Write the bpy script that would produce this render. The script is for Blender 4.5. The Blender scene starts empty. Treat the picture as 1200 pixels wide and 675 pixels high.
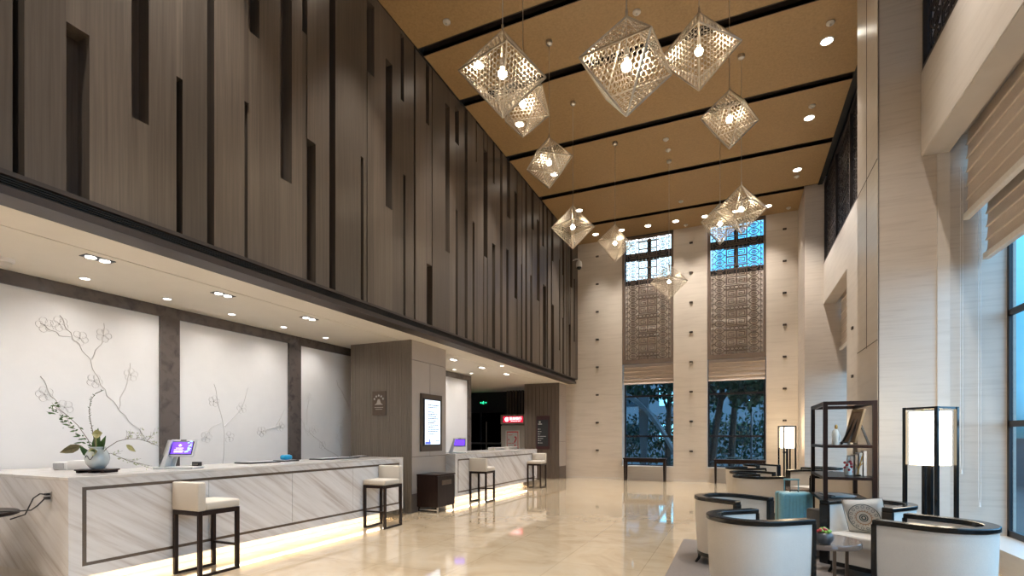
import bpy, bmesh, math, random
from mathutils import Vector, Matrix, Euler
random.seed(7)
C = bpy.context.scene.collection
PI = math.pi
ORD = ['first','second','third','fourth','fifth','sixth','seventh','eighth','ninth','tenth']

# ------------------------------------------------------------------ materials
def new_mat(name):
    m = bpy.data.materials.new(name); m.use_nodes = True
    nt = m.node_tree; b = nt.nodes['Principled BSDF']
    return m, nt, b
def N(nt, t, **kw):
    n = nt.nodes.new(t)
    for k, v in kw.items():
        if k in n.inputs.keys() if hasattr(n.inputs, 'keys') else False: n.inputs[k].default_value = v
        else: setattr(n, k, v)
    return n
def coords(nt, scale=(1,1,1), rot=(0,0,0), kind='Object'):
    tc = nt.nodes.new('ShaderNodeTexCoord'); mp = nt.nodes.new('ShaderNodeMapping')
    mp.inputs['Scale'].default_value = scale; mp.inputs['Rotation'].default_value = rot
    nt.links.new(tc.outputs[kind], mp.inputs['Vector'])
    return mp.outputs['Vector']
def ramp(nt, fac, stops):
    r = nt.nodes.new('ShaderNodeValToRGB'); e = r.color_ramp.elements
    while len(e) < len(stops): e.new(0.5)
    for i, (p, c) in enumerate(stops):
        e[i].position = p; e[i].color = (*c, 1)
    nt.links.new(fac, r.inputs['Fac']); return r.outputs['Color']
def noise(nt, vec, scale, detail=4, rough=.55, dist=0):
    n = nt.nodes.new('ShaderNodeTexNoise')
    n.inputs['Scale'].default_value = scale; n.inputs['Detail'].default_value = detail
    n.inputs['Roughness'].default_value = rough; n.inputs['Distortion'].default_value = dist
    nt.links.new(vec, n.inputs['Vector']); return n.outputs['Fac']
def mixc(nt, fac, a, b, mode='MIX'):
    m = nt.nodes.new('ShaderNodeMix'); m.data_type = 'RGBA'; m.blend_type = mode
    for sock, v in ((m.inputs[0], fac), (m.inputs[6], a), (m.inputs[7], b)):
        if hasattr(v, 'is_linked') or hasattr(v, 'links'): nt.links.new(v, sock)
        else: sock.default_value = v if isinstance(v, float) else (*v, 1)
    return m.outputs[2]
def bump(nt, b, h, s=.1, d=.01):
    bp = nt.nodes.new('ShaderNodeBump'); bp.inputs['Strength'].default_value = s; bp.inputs['Distance'].default_value = d
    nt.links.new(h, bp.inputs['Height']); nt.links.new(bp.outputs['Normal'], b.inputs['Normal'])
def plain(name, col, rough=.5, metal=0., var=.06, sc=20, coat=0.):
    m, nt, b = new_mat(name)
    v = coords(nt); f = noise(nt, v, sc)
    c = ramp(nt, f, [(.3, tuple(x*(1-var) for x in col)), (.7, tuple(min(1, x*(1+var)) for x in col))])
    nt.links.new(c, b.inputs['Base Color'])
    b.inputs['Roughness'].default_value = rough; b.inputs['Metallic'].default_value = metal
    b.inputs['Coat Weight'].default_value = coat; b.inputs['Coat Roughness'].default_value = .05
    return m
def glow(name, col, s):
    m, nt, b = new_mat(name)
    b.inputs['Base Color'].default_value = (*col, 1)
    b.inputs['Emission Color'].default_value = (*col, 1); b.inputs['Emission Strength'].default_value = s
    return m
def stone(name, base, dark, scale=(.6,.6,6), joints=None, rough=.35, rot=(0,0,0)):
    m, nt, b = new_mat(name)
    v = coords(nt, scale, rot)
    f = noise(nt, v, 2.2, 8, .6, .6)
    v2 = coords(nt); f2 = noise(nt, v2, .7, 3)
    c = ramp(nt, f, [(.25, dark), (.5, base), (.8, tuple(min(1, x*1.06) for x in base))])
    c2 = ramp(nt, f2, [(.3, (.9,.9,.9)), (.7, (1,1,1))])
    c = mixc(nt, 1.0, c, c2, 'MULTIPLY')
    nt.links.new(c, b.inputs['Base Color']); b.inputs['Roughness'].default_value = rough
    return m
def wood(name, a, b_, rough=.4, sc=(14,14,.5), metal=0., island=0.):
    m, nt, b = new_mat(name)
    v = coords(nt, sc); f = noise(nt, v, 3, 6, .6, .3)
    c = ramp(nt, f, [(.25, a), (.75, b_)])
    if island:
        g = nt.nodes.new('ShaderNodeNewGeometry')
        k = ramp(nt, g.outputs['Random Per Island'], [(0, (1-island,)*3), (1, (1+island*.5,)*3)])
        c = mixc(nt, 1.0, c, k, 'MULTIPLY')
    nt.links.new(c, b.inputs['Base Color']); b.inputs['Roughness'].default_value = rough; b.inputs['Metallic'].default_value = metal
    return m
def marble_vein(name):
    m, nt, b = new_mat(name)
    tc = nt.nodes.new('ShaderNodeTexCoord')
    m1 = nt.nodes.new('ShaderNodeMapping'); m1.vector_type = 'POINT'
    m1.inputs['Rotation'].default_value = (math.radians(34), 0, 0)
    sx = nt.nodes.new('ShaderNodeSeparateXYZ'); nt.links.new(tc.outputs['Object'], sx.inputs[0])
    ad = nt.nodes.new('ShaderNodeMath'); ad.operation = 'ADD'; nt.links.new(sx.outputs['X'], ad.inputs[0]); nt.links.new(sx.outputs['Y'], ad.inputs[1])
    cb = nt.nodes.new('ShaderNodeCombineXYZ'); nt.links.new(ad.outputs[0], cb.inputs['Y']); nt.links.new(sx.outputs['Z'], cb.inputs['Z'])
    nt.links.new(cb.outputs[0], m1.inputs['Vector'])
    m2 = nt.nodes.new('ShaderNodeMapping'); m2.inputs['Scale'].default_value = (1.2, .4, 7.5)
    nt.links.new(m1.outputs['Vector'], m2.inputs['Vector'])
    f = noise(nt, m2.outputs['Vector'], 1.6, 9, .62, .35)
    c = ramp(nt, f, [(.27, (.40,.345,.31)), (.40, (.535,.495,.47)), (.50, (.62,.595,.58)), (.68, (.68,.66,.65))])
    nt.links.new(c, b.inputs['Base Color']); b.inputs['Roughness'].default_value = .22
    return m
def floor_mat():
    m, nt, b = new_mat('polished_cream_marble')
    v = coords(nt, kind='Object')
    f = noise(nt, v, 1.3, 9, .62, 1.4); f2 = noise(nt, v, .45, 3)
    c = ramp(nt, f, [(.28, (.50,.37,.235)), (.5, (.62,.49,.335)), (.75, (.69,.57,.42))])
    c2 = ramp(nt, f2, [(.3, (.9,.9,.9)), (.7, (1,1,1))]); c = mixc(nt, 1.0, c, c2, 'MULTIPLY')
    br = nt.nodes.new('ShaderNodeTexBrick'); br.offset = 0; br.inputs['Scale'].default_value = 1
    br.inputs['Brick Width'].default_value = .9; br.inputs['Row Height'].default_value = .9; br.inputs['Mortar Size'].default_value = .003
    br.inputs['Color1'].default_value = (1,1,1,1); br.inputs['Color2'].default_value = (.93,.93,.93,1); br.inputs['Mortar'].default_value = (.7,.66,.6,1)
    nt.links.new(v, br.inputs['Vector']); c = mixc(nt, 1.0, c, br.outputs['Color'], 'MULTIPLY')
    nt.links.new(c, b.inputs['Base Color'])
    b.inputs['Roughness'].default_value = .05; b.inputs['IOR'].default_value = 1.6
    b.inputs['Coat Weight'].default_value = .5; b.inputs['Coat Roughness'].default_value = .05
    return m
def fabric(name, col, sc=260, s=.15):
    m, nt, b = new_mat(name)
    v = coords(nt); f = noise(nt, v, sc, 2); f2 = noise(nt, v, 4, 3)
    c = ramp(nt, f, [(.3, tuple(x*.9 for x in col)), (.7, tuple(min(1,x*1.05) for x in col))])
    k = ramp(nt, f2, [(.3, (.95,.95,.95)), (.7, (1,1,1))]); c = mixc(nt, 1.0, c, k, 'MULTIPLY')
    nt.links.new(c, b.inputs['Base Color']); b.inputs['Roughness'].default_value = .85
    b.inputs['Sheen Weight'].default_value = .15; bump(nt, b, f, s, .002)
    return m
def glass_mat(name, tint=(.8,.9,.95), refl=.08):
    m = bpy.data.materials.new(name); m.use_nodes = True; nt = m.node_tree; nt.nodes.clear()
    o = nt.nodes.new('ShaderNodeOutputMaterial'); mx = nt.nodes.new('ShaderNodeMixShader')
    t = nt.nodes.new('ShaderNodeBsdfTransparent'); g = nt.nodes.new('ShaderNodeBsdfGlossy')
    t.inputs['Color'].default_value = (*tint, 1); g.inputs['Roughness'].default_value = .02
    fr = nt.nodes.new('ShaderNodeFresnel'); fr.inputs['IOR'].default_value = 1.45
    ge = nt.nodes.new('ShaderNodeNewGeometry'); iv = nt.nodes.new('ShaderNodeMath'); iv.operation = 'SUBTRACT'; iv.inputs[0].default_value = 1
    nt.links.new(ge.outputs['Backfacing'], iv.inputs[1]); ml = nt.nodes.new('ShaderNodeMath'); ml.operation = 'MULTIPLY'
    nt.links.new(iv.outputs[0], ml.inputs[0]); nt.links.new(fr.outputs[0], ml.inputs[1]); nt.links.new(ml.outputs[0], mx.inputs[0]); nt.links.new(t.outputs[0], mx.inputs[1]); nt.links.new(g.outputs[0], mx.inputs[2])
    nt.links.new(mx.outputs[0], o.inputs[0]); return m

M = {}
M['floor'] = floor_mat()
M['stone'] = stone('beige_limestone', (.60,.525,.445), (.53,.455,.38), (.5,.5,5))
M['stone_pier'] = stone('grained_limestone', (.54,.475,.415), (.46,.395,.34), (.8,.8,14), rough=.4)
M['stone_light'] = stone('pale_limestone', (.62,.565,.51), (.56,.505,.45), (.5,.5,6))
M['veined'] = marble_vein('diagonal_vein_marble')
M['worktop'] = stone('counter_top_marble', (.66,.62,.58), (.52,.48,.44), (3,1,3), rough=.2)
M['dark_marble'] = stone('dark_brown_marble', (.105,.085,.075), (.045,.036,.033), (3,3,3), rough=.25)
M['white_panel'] = plain('white_plaster_panel', (.70,.67,.645), .45, var=.015, sc=6)
M['relief'] = plain('pale_relief_plaster', (.64,.605,.575), .4, var=.02)
M['relief_warm'] = plain('bronze_relief_line', (.60,.56,.525), .4, var=.05)
M['ceiling'] = plain('gold_brown_ceiling_panel', (.33,.212,.098), .5, var=.13, sc=28)
M['black'] = plain('matt_black', (.008,.008,.008), .7)
M['soffit'] = plain('white_soffit', (.74,.70,.63), .6, var=.02, sc=3)
M['soffit2'] = plain('shadow_gap', (.12,.11,.10), .8)
M['panel'] = wood('brushed_bronze_wood', (.088,.070,.055), (.148,.119,.096), .36, (16,16,.35), metal=.25, island=.32)
M['panel_back'] = wood('brushed_bronze_wood_recess', (.085,.066,.052), (.14,.112,.09), .36, (16,16,.35), metal=.25)
M['groove'] = plain('dark_groove_side', (.030,.018,.013), .6)
M['flute'] = wood('fluted_brown_wood', (.135,.108,.082), (.20,.165,.128), .45, (20,20,.5))
M['flute_dark'] = wood('dark_brown_wood_panel', (.085,.062,.046), (.13,.098,.075), .45, (20,20,.5))
M['metal_panel'] = plain('champagne_metal_panel', (.44,.385,.335), .38, .15, var=.03, sc=3)
M['brown_base'] = plain('brown_base_panel', (.13,.10,.08), .4, .2)
M['beam'] = plain('dark_beam_metal', (.045,.034,.03), .45, .2)
M['grille'] = plain('black_grille', (.012,.011,.011), .5)
M['inlay'] = plain('bronze_inlay', (.13,.095,.07), .3, .7)
M['dark_wood'] = wood('espresso_wood', (.012,.006,.005), (.026,.014,.011), .3, (20,20,2))
M['lacquer'] = plain('black_lacquer', (.004,.004,.004), .2)
M['cream'] = fabric('cream_upholstery', (.62,.58,.53))
M['cream2'] = fabric('beige_stool_fabric', (.52,.465,.395))
M['piping'] = fabric('black_piping', (.05,.04,.04))
M['steel'] = plain('brushed_steel', (.55,.53,.50), .3, .9)
M['chrome'] = plain('chrome', (.7,.7,.7), .12, 1.)
M['shade_metal'] = plain('champagne_perforated_metal', (.50,.44,.36), .32, .85)
M['bulb'] = glow('lit_bulb', (1,.88,.68), 35)
M['down'] = glow('lit_downlight', (1,.93,.8), 12)
M['down_small'] = glow('lit_small_spot', (1,.95,.88), 5)
M['strip'] = glow('warm_light_strip', (1,.86,.64), 2.5)
M['lamp_shade'] = glow('lit_lamp_shade', (1,.80,.54), 7)
M['white_plastic'] = plain('white_plastic', (.72,.71,.70), .35, var=.01)
M['black_plastic'] = plain('black_plastic', (.015,.015,.016), .35)
M['screen'] = glow('screen_pale_blue', (.70,.82,.95), .8)
M['purple'] = glow('screen_violet', (.14,.05,.75), 1.1)
M['screen_cyan'] = glow('screen_cyan', (.35,.70,1.0), 1.1)
M['screen_white'] = glow('screen_white', (.9,.85,1.0), 1.2)
M['ink'] = plain('grey_ink', (.05,.07,.10), .6)
M['ink_blue'] = glow('screen_deep_blue', (.08,.12,.5), .8)
M['red'] = glow('lit_red_sign', (.75,.012,.05), .75)
M['red_paint'] = plain('red_print', (.38,.02,.03), .5)
M['white_glow'] = glow('lit_white_lettering', (1,.95,.95), 1.6)
M['green_glow'] = glow('lit_green_sign', (.02,.75,.30), 2.2)
M['atm_grey'] = plain('grey_machine_panel', (.30,.27,.235), .5, .2)
M['paper'] = plain('poster_paper', (.36,.345,.31), .6)
M['teal'] = plain('teal_shell_plastic', (.15,.38,.49), .35, coat=.3)
M['teal_dark'] = plain('dark_teal_plastic', (.05,.16,.19), .4)
M['rug'] = fabric('taupe_rug', (.20,.162,.138), 60, .3)
M['glaze'] = plain('grey_white_glaze', (.56,.60,.59), .15, var=.12, sc=9, coat=.6)
M['leaf'] = plain('green_leaf', (.055,.13,.03), .45, var=.4, sc=25)
M['leaf_bronze'] = plain('bronze_green_leaf', (.13,.11,.045), .4, var=.4, sc=25)
M['spathe'] = plain('pale_yellow_spathe', (.46,.44,.20), .4, var=.2, sc=30)
M['twig'] = plain('grey_brown_twig', (.16,.125,.09), .7)
M['bud'] = plain('pale_green_bud', (.40,.42,.25), .6)
M['blind'] = fabric('taupe_blind_fabric', (.58,.49,.42), 120, .2)
M['blind_rail'] = plain('white_blind_rail', (.72,.69,.66), .4); M['rib'] = plain('pale_blind_rib', (.66,.58,.50), .6)
M['lattice'] = plain('bronze_lattice', (.15,.105,.078), .45, .2)
M['lattice_dark'] = plain('dark_lattice', (.035,.026,.022), .45, .2)
M['backing'] = fabric('lattice_backing', (.80,.72,.65), 90, .1)
M['frame_dark'] = plain('dark_window_frame', (.018,.018,.022), .4, .3)
M['glass'] = glass_mat('window_glass', (.72,.88,.95))
M['glass_dark'] = glass_mat('tinted_door_glass', (.25,.32,.36))
M['bark'] = plain('tree_bark', (.045,.033,.025), .9, var=.3, sc=12)
M['foliage'] = plain('tree_leaf_green', (.016,.050,.018), .6, var=.5, sc=3)
M['asphalt'] = plain('street_paving', (.07,.065,.06), .8)
M['facade'] = plain('pale_facade', (.14,.16,.18), .7)
M['table_top'] = stone('brown_table_marble', (.17,.125,.10), (.08,.055,.045), (4,4,4), rough=.12)
M['bowl'] = plain('grey_ceramic_bowl', (.07,.07,.075), .3)
M['red_flower'] = plain('red_flower', (.40,.03,.04), .5)
M['gold'] = plain('gold_paint', (.45,.30,.10), .35, .7)
M['dark_gold'] = plain('dull_gold_frame', (.17,.115,.06), .5, .2)
M['picture'] = plain('carved_brown_picture', (.12,.08,.05), .5, var=.4, sc=14)
M['sky_blue'] = plain('bright_blue_plastic', (.01,.30,.55), .3)
M['teal_line'] = plain('dark_teal_embroidery', (.02,.065,.07), .7)
M['orange_line'] = plain('ochre_embroidery', (.38,.18,.06), .7)
M['slat'] = plain('dark_brown_slat', (.15,.12,.10), .35, .2)
M['smoked'] = plain('grey_detector_plastic', (.55,.52,.48), .5)

for k_, v_ in (('dark_wood',.2),('lacquer',.35)): M[k_].node_tree.nodes['Principled BSDF'].inputs['Specular IOR Level'].default_value = v_
# ------------------------------------------------------------------ mesh builder
class MB:
    def __init__(s): s.v = []; s.f = []
    def add(s, vs, fs, m=None):
        o = len(s.v)
        s.v += [tuple((m @ Vector(v)) if m else v) for v in vs]
        s.f += [tuple(i+o for i in f) for f in fs]; return s
    def box(s, x0, x1, y0, y1, z0, z1, m=None):
        if x0 > x1: x0, x1 = x1, x0
        if y0 > y1: y0, y1 = y1, y0
        if z0 > z1: z0, z1 = z1, z0
        vs = [(x,y,z) for x in (x0,x1) for y in (y0,y1) for z in (z0,z1)]
        return s.add(vs, [(0,1,3,2),(4,6,7,5),(0,4,5,1),(2,3,7,6),(0,2,6,4),(1,5,7,3)], m)
    def bbox(s, x0, x1, y0, y1, z0, z1, r=.01, seg=2, m=None):   # rounded box
        bm = bmesh.new(); bmesh.ops.create_cube(bm, size=1)
        for v in bm.verts: v.co = Vector(((x0+x1)/2+v.co.x*(x1-x0), (y0+y1)/2+v.co.y*(y1-y0), (z0+z1)/2+v.co.z*(z1-z0)))
        bmesh.ops.bevel(bm, geom=bm.edges[:], offset=r, segments=seg, profile=.5, affect='EDGES')
        bm.verts.index_update(); s.add([tuple(v.co) for v in bm.verts], [[v.index for v in f.verts] for f in bm.faces], m); bm.free(); return s
    def prism(s, pts, z0, z1, m=None):   # polygon in xy extruded in z (ccw)
        n = len(pts); vs = [(x,y,z0) for x,y in pts]+[(x,y,z1) for x,y in pts]
        fs = [tuple(range(n))[::-1], tuple(range(n,2*n))]+[(i,(i+1)%n,n+(i+1)%n,n+i) for i in range(n)]
        return s.add(vs, fs, m)
    def cyl(s, p, q, r, r2=None, n=12):
        p, q = Vector(p), Vector(q); r2 = r if r2 is None else r2
        d = (q-p).normalized(); a = d.orthogonal().normalized(); b = d.cross(a)
        vs = []
        for c, rr in ((p,r),(q,r2)):
            for i in range(n):
                t = 2*PI*i/n; vs.append(tuple(c+rr*(math.cos(t)*a+math.sin(t)*b)))
        fs = [tuple(range(n))[::-1], tuple(range(n,2*n))]+[(i,(i+1)%n,n+(i+1)%n,n+i) for i in range(n)]
        return s.add(vs, fs)
    def tube(s, pts, r, n=6, r2=None):
        pts = [Vector(p) for p in pts]; k = len(pts); rings = []; ref = None
        for i, p in enumerate(pts):
            d = (pts[min(i+1,k-1)]-pts[max(i-1,0)]).normalized()
            a = d.orthogonal().normalized() if ref is None else (ref-ref.dot(d)*d).normalized()
            ref = a; b = d.cross(a); rr = r if r2 is None else r+(r2-r)*i/(k-1)
            rings.append([tuple(p+rr*(math.cos(2*PI*j/n)*a+math.sin(2*PI*j/n)*b)) for j in range(n)])
        vs = [v for ring in rings for v in ring]; fs = [tuple(range(n))[::-1], tuple(range((k-1)*n, k*n))]
        for i in range(k-1):
            for j in range(n): fs.append((i*n+j, i*n+(j+1)%n, (i+1)*n+(j+1)%n, (i+1)*n+j))
        return s.add(vs, fs)
    def bar(s, p, q, w, m=None):   # square bar
        p, q = Vector(p), Vector(q); d = (q-p).normalized()
        up = Vector((0,0,1)) if abs(d.z) < .9 else Vector((0,1,0))
        a = d.cross(up).normalized(); b = d.cross(a); h = w/2
        vs = [tuple(c+x*a*h+y*b*h) for c in (p,q) for x,y in ((-1,-1),(1,-1),(1,1),(-1,1))]
        return s.add(vs, [(3,2,1,0),(4,5,6,7)]+[(i,(i+1)%4,4+(i+1)%4,4+i) for i in range(4)], m)
    def lathe(s, prof, n=24, c=(0,0,0)):
        vs = [(c[0]+r*math.cos(2*PI*i/n), c[1]+r*math.sin(2*PI*i/n), c[2]+z) for r, z in prof for i in range(n)]
        k = len(prof); fs = [tuple(range(n))[::-1], tuple(range((k-1)*n,k*n))]
        for a in range(k-1):
            for i in range(n): fs.append((a*n+i, a*n+(i+1)%n, (a+1)*n+(i+1)%n, (a+1)*n+i))
        return s.add(vs, fs)
    def sphere(s, c, r, n=12, sz=1.):
        prof = [(max(1e-4, r*math.sin(PI*i/(n//2+2))), -r*sz*math.cos(PI*i/(n//2+2))) for i in range(0, n//2+3)]
        return s.lathe(prof, n, c)
def obj(name, mb, mat, parent=None, smooth=False, mat2=None):
    me = bpy.data.meshes.new(name); me.from_pydata(mb.v, [], mb.f); me.validate(); me.update()
    me.materials.append(mat)
    if smooth:
        me.polygons.foreach_set('use_smooth', [True]*len(me.polygons))
        try: me.set_sharp_from_angle(angle=math.radians(38))
        except Exception: pass
    o = bpy.data.objects.new(name, me); C.objects.link(o)
    if parent: o.parent = parent
    return o
def tag(o, label, cat, group=None, kind=None):
    o['label'] = label; o['category'] = cat
    if group: o['group'] = group
    if kind: o['kind'] = kind
    return o
def thing(name, label, cat, loc=(0,0,0), rz=0, group=None):
    o = bpy.data.objects.new(name, None); C.objects.link(o); o.location = loc; o.rotation_euler = (0,0,rz)
    o.empty_display_size = .1
    return tag(o, label, cat, group)
def struct(name, mb, mat, parent=None, smooth=False):
    o = obj(name, mb, mat, parent, smooth)
    if parent is None: o['kind'] = 'structure'
    return o
def dup(o, loc, rz=0, label=None, scale=None):
    r = o.copy(); C.objects.link(r); r.location = loc; r.rotation_euler = (0,0,rz)
    if label: r['label'] = label
    if scale: r.scale = scale
    for ch in list(o.children):
        c = ch.copy(); C.objects.link(c); c.parent = r
        for g in list(ch.children):
            d = g.copy(); C.objects.link(d); d.parent = c
    return r
def text_mesh(name, body, size, mat, loc, rot, parent, ext=.002, align='CENTER'):
    cu = bpy.data.curves.new(name, 'FONT'); cu.body = body; cu.size = size; cu.extrude = ext; cu.align_x = align; cu.align_y = 'CENTER'
    t = bpy.data.objects.new(name, cu); C.objects.link(t)
    bpy.context.view_layer.update()
    me = bpy.data.meshes.new_from_object(t.evaluated_get(bpy.context.evaluated_depsgraph_get()))
    bpy.data.objects.remove(t); bpy.data.curves.remove(cu)
    me.materials.clear(); me.materials.append(mat)
    o = bpy.data.objects.new(name, me); C.objects.link(o); o.location = loc; o.rotation_euler = rot; o.parent = parent
    return o

# ------------------------------------------------------------------ camera
cam = bpy.data.cameras.new('camera'); co = bpy.data.objects.new('camera', cam); C.objects.link(co)
co.location = (0,0,1.4); co.rotation_euler = (PI/2, 0, math.atan(262/593.6))
cam.sensor_width = 36; cam.lens = 593.6/1200*36; cam.shift_y = 174.5/1200; cam.clip_end = 200; cam.clip_start = .05
bpy.context.scene.camera = co

# ------------------------------------------------------------------ room shell
YB = 16.73; ZC = 7.94; YF = -4.0; XA = -7.22
struct('floor', MB().box(-13,3.3,YF,19,-.12,0), M['floor'])
# ceiling panels between black slots
slots = [(-1.6,-1.45),(.6,.75),(3.0,3.15),(5.05,5.2),(7.18,7.34),(8.60,8.78),(10.77,10.95),(12.95,13.12),(15.16,15.32)]
mb = MB(); y = YF
for a, b in slots+[(YB-.03, 99)]:
    mb.box(-4.90, 1.95, y, a, ZC, ZC+.06); y = b
ceil = struct('ceiling', mb, M['ceiling'])
mb = MB().box(-5.4,3.3,YF,YB+.6,ZC+.18,ZC+.3)
for a, b in slots: mb.box(-4.9,1.95,a,b,ZC+.16,ZC+.18)
struct('ceiling_recess', mb, M['black'], ceil)
mb = MB()
for a, b in slots:
    mb.box(-4.9,1.95,a-.012,a,ZC-.006,ZC+.17); mb.box(-4.9,1.95,b,b+.012,ZC-.006,ZC+.17)
struct('slot_edge', mb, M['beam'], ceil)
# upper wall above the reception wing: skin of bronze panels with vertical slots
SL = [(1.95,1.97,0,99),(2.27,2.43,0,4.73),(2.75,2.91,4.26,99),(3.16,3.19,0,4.88),(3.47,3.52,0,99),(3.88,3.93,0,5.07),(3.93,4.09,5.9,99),(4.38,4.55,4.47,99),(4.71,4.78,6.45,99),(4.78,4.93,0,5.15),(5.17,5.27,0,99),(5.77,5.83,0,5.43),(5.9,6.05,6.73,7.77),(6.32,6.48,4.94,7.21),(6.7,6.79,6.81,7.87),(6.77,6.82,0,5.64),(7.06,7.15,0,99),(7.46,7.56,6.87,7.92),(7.49,7.65,3.31,4.43),(8.09,8.26,4.86,7.61),(8.46,8.61,7.07,7.75),(8.48,8.57,0,5.78),(8.84,8.91,0,99),(9.12,9.21,0,5.8),(9.27,9.35,7.09,99),(9.66,9.81,5.27,7.56),(10.03,10.21,0,5.68),(10.07,10.16,7.02,99),(10.47,10.57,0,99),(10.78,10.9,0,5.81),(10.83,11.0,6.58,99),(11.26,11.44,4.79,7.38),(11.68,11.79,0,5.75),(11.98,12.1,0,99),(12.32,12.47,0,5.66),(12.44,12.61,6.9,99),(12.85,13.03,5.12,7.31),(13.23,13.37,6.72,99),(13.28,13.53,0,5.67),(13.58,13.73,0,99),(13.99,14.18,0,5.28),(14.0,14.13,6.55,99),(14.65,14.81,4.05,6.84),(15.0,15.15,0,5.12),(15.0,15.15,6.45,99),(15.39,15.55,0,99),(15.69,15.85,0,5.05),(15.82,16.01,6.28,99),(16.19,16.39,4.58,6.69)]
for k in range(9):   # towards and behind the photographer
    yy = 1.6-k*.62; SL.append((yy-.06, yy, 0 if k%3 else 4.4+k*.1, 99 if k%2 else 6.2))
SL = [(a, max(b, a+.06), c, d) for a,b,c,d in SL]
Z0, Z1 = 3.35, ZC+.08
ys = sorted({YF, YB}|{v for s in SL for v in s[:2]}); back = MB(); panelmb = MB(); rr = random.Random(3)
prev_dx = 0
for a, b in zip(ys, ys[1:]):
    mid = (a+b)/2; holes = sorted([(max(Z0,s[2]), min(Z1,s[3])) for s in SL if s[0] < mid < s[1]])
    z = Z0; dx = rr.choice([0,0,.012,.025]) if b-a > .1 else prev_dx; prev_dx = dx
    for h0, h1 in holes+[(Z1,Z1)]:
        if h0-z > .01: panelmb.box(-5.10, -4.93+dx, a, b, z, h0)
        z = max(z, h1)
wl = struct('wall_left', panelmb, M['panel'])
struct('wall_recess', MB().box(-5.16,-5.075,YF,YB,Z0,Z1), M['panel_back'], wl)
# edge beam and its air grille
beam = struct('trim_1', MB().box(-5.16,-4.90,YF,16.45,3.18,3.245).box(-5.16,-4.95,YF,16.45,3.24,3.36).box(-4.96,-4.89,YF,16.45,3.325,3.36), M['beam'])
gr = MB()
for i in range(4): gr.box(-4.955,-4.912,YF+.1,16.4,3.252+i*.018,3.260+i*.018)
tag(obj('air_grille', gr, M['grille']), 'long black linear air grille along the beam under the bronze panelled wall', 'air vent')
# low ceiling of the reception wing
sf = struct('ceiling_soffit', MB().box(-5.70,-5.10,YF,18.6,3.2,3.3).box(-13,-5.72,YF,18.6,3.2,3.3).box(-13,-5.10,YF,18.6,3.3,3.36), M['soffit'])
sf.name = 'ceiling_low'
struct('shadow_gap', MB().box(-5.72,-5.70,YF,18.6,3.21,3.3), M['soffit2'], sf)
# white panelled wall behind the counter with dark marble bands
wm = struct('wall_reception', MB().box(XA-.2,XA,YF,13.28,0,3.2), M['white_panel'])
mb = MB().box(XA-.01,XA+.035,YF,13.28,3.05,3.2)
for a, b in ((.5,.75),(4.39,4.655),(6.57,6.84),(9.0,9.25),(13.09,13.28)): mb.box(XA-.01,XA+.035,a,b,0,3.05)
struct('marble_band', mb, M['dark_marble'], wm)
struct('baseboard_left', MB().box(XA,XA+.02,YF,13.0,0,.1), M['dark_marble'])
# far passage
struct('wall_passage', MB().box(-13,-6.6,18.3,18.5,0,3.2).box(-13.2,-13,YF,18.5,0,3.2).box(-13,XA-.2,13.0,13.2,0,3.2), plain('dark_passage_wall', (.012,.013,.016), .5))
# back wall with two tall window openings
piers = [(-6.6,-3.42),(-1.80,-.80),(.83,3.3)]
mb = MB()
for a, b in piers: mb.box(a,b,YB,YB+.5,0,ZC+.1)
for a, b in ((-3.42,-1.80),(-.80,.83)): mb.box(a,b,YB,YB+.5,0,.43)
wb = struct('wall_back', mb, M['stone'])
jm = MB()
for k in range(0,8):
    for a, b in piers: jm.box(max(a,-5.3), min(b,1.65), YB-.0015, YB+.01, .95+.93*k, .953+.93*k)
struct('stone_joint', jm, plain('stone_joint_line', (.33,.27,.21), .8), wb)
struct('baseboard_back', MB().box(-5.3,-3.42,YB-.012,YB,0,.06).box(-1.8,-.8,YB-.012,YB,0,.06).box(.83,1.65,YB-.012,YB,0,.06), M['stone_light'])
struct('wall_front', MB().box(-13,3.3,YF-.2,YF,0,ZC+.2), M['stone_light'])
# window side: piers, beam, sill
wr = struct('wall_right', MB().box(1.65,2.96,7.69,8.86,0,8.15).box(1.65,3.3,15.2,YB+.1,0,8.15)
    .box(2.09,2.35,YF,7.69,4.83,5.85).box(2.35,2.96,YF,7.69,5.0,5.85).box(2.09,2.35,8.86,15.2,4.83,5.85).box(2.35,3.3,8.86,15.2,5.0,5.85)
    .box(2.09,3.3,8.86,12.2,0,4.83).box(1.65,3.3,-.6,.6,0,8.15).box(2.95,3.3,.6,7.69,0,.25).box(2.95,3.3,12.2,15.2,0,.25).box(2.95,3.3,YF,-.6,0,5), M['stone_pier'])
struct('light_stone_face', MB().box(2.23,2.352,7.672,7.70,0,4.83).box(1.635,1.66,7.70,8.85,0,8.1).box(2.075,2.09,YF,7.689,4.83,5.85).box(2.075,2.09,8.862,15.198,4.83,5.85).box(2.08,2.345,.6,7.67,4.818,4.83).box(2.075,2.09,8.862,12.2,0,4.83), M['stone_light'], wr)
struct('panel_joint', MB().box(1.644,1.650,7.684,7.694,0,8.1).box(1.631,1.64,7.70,8.85,2.62,2.628).box(1.631,1.64,7.70,8.85,4.9,4.908).box(1.631,1.64,8.26,8.266,2.6,8.1), M['groove'], wr)
struct('trim_2', MB().box(2.47,2.95,.6,7.69,0,.25).box(2.47,2.95,12.2,15.2,0,.25), M['stone_light'])
struct('trim_3', MB().box(1.95,2.05,YF,7.69,ZC-.02,ZC+.1).box(1.95,2.05,8.86,15.2,ZC-.02,ZC+.1).box(-4.925,-4.90,YF,YB,ZC-.012,ZC+.05), M['black'])

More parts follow.
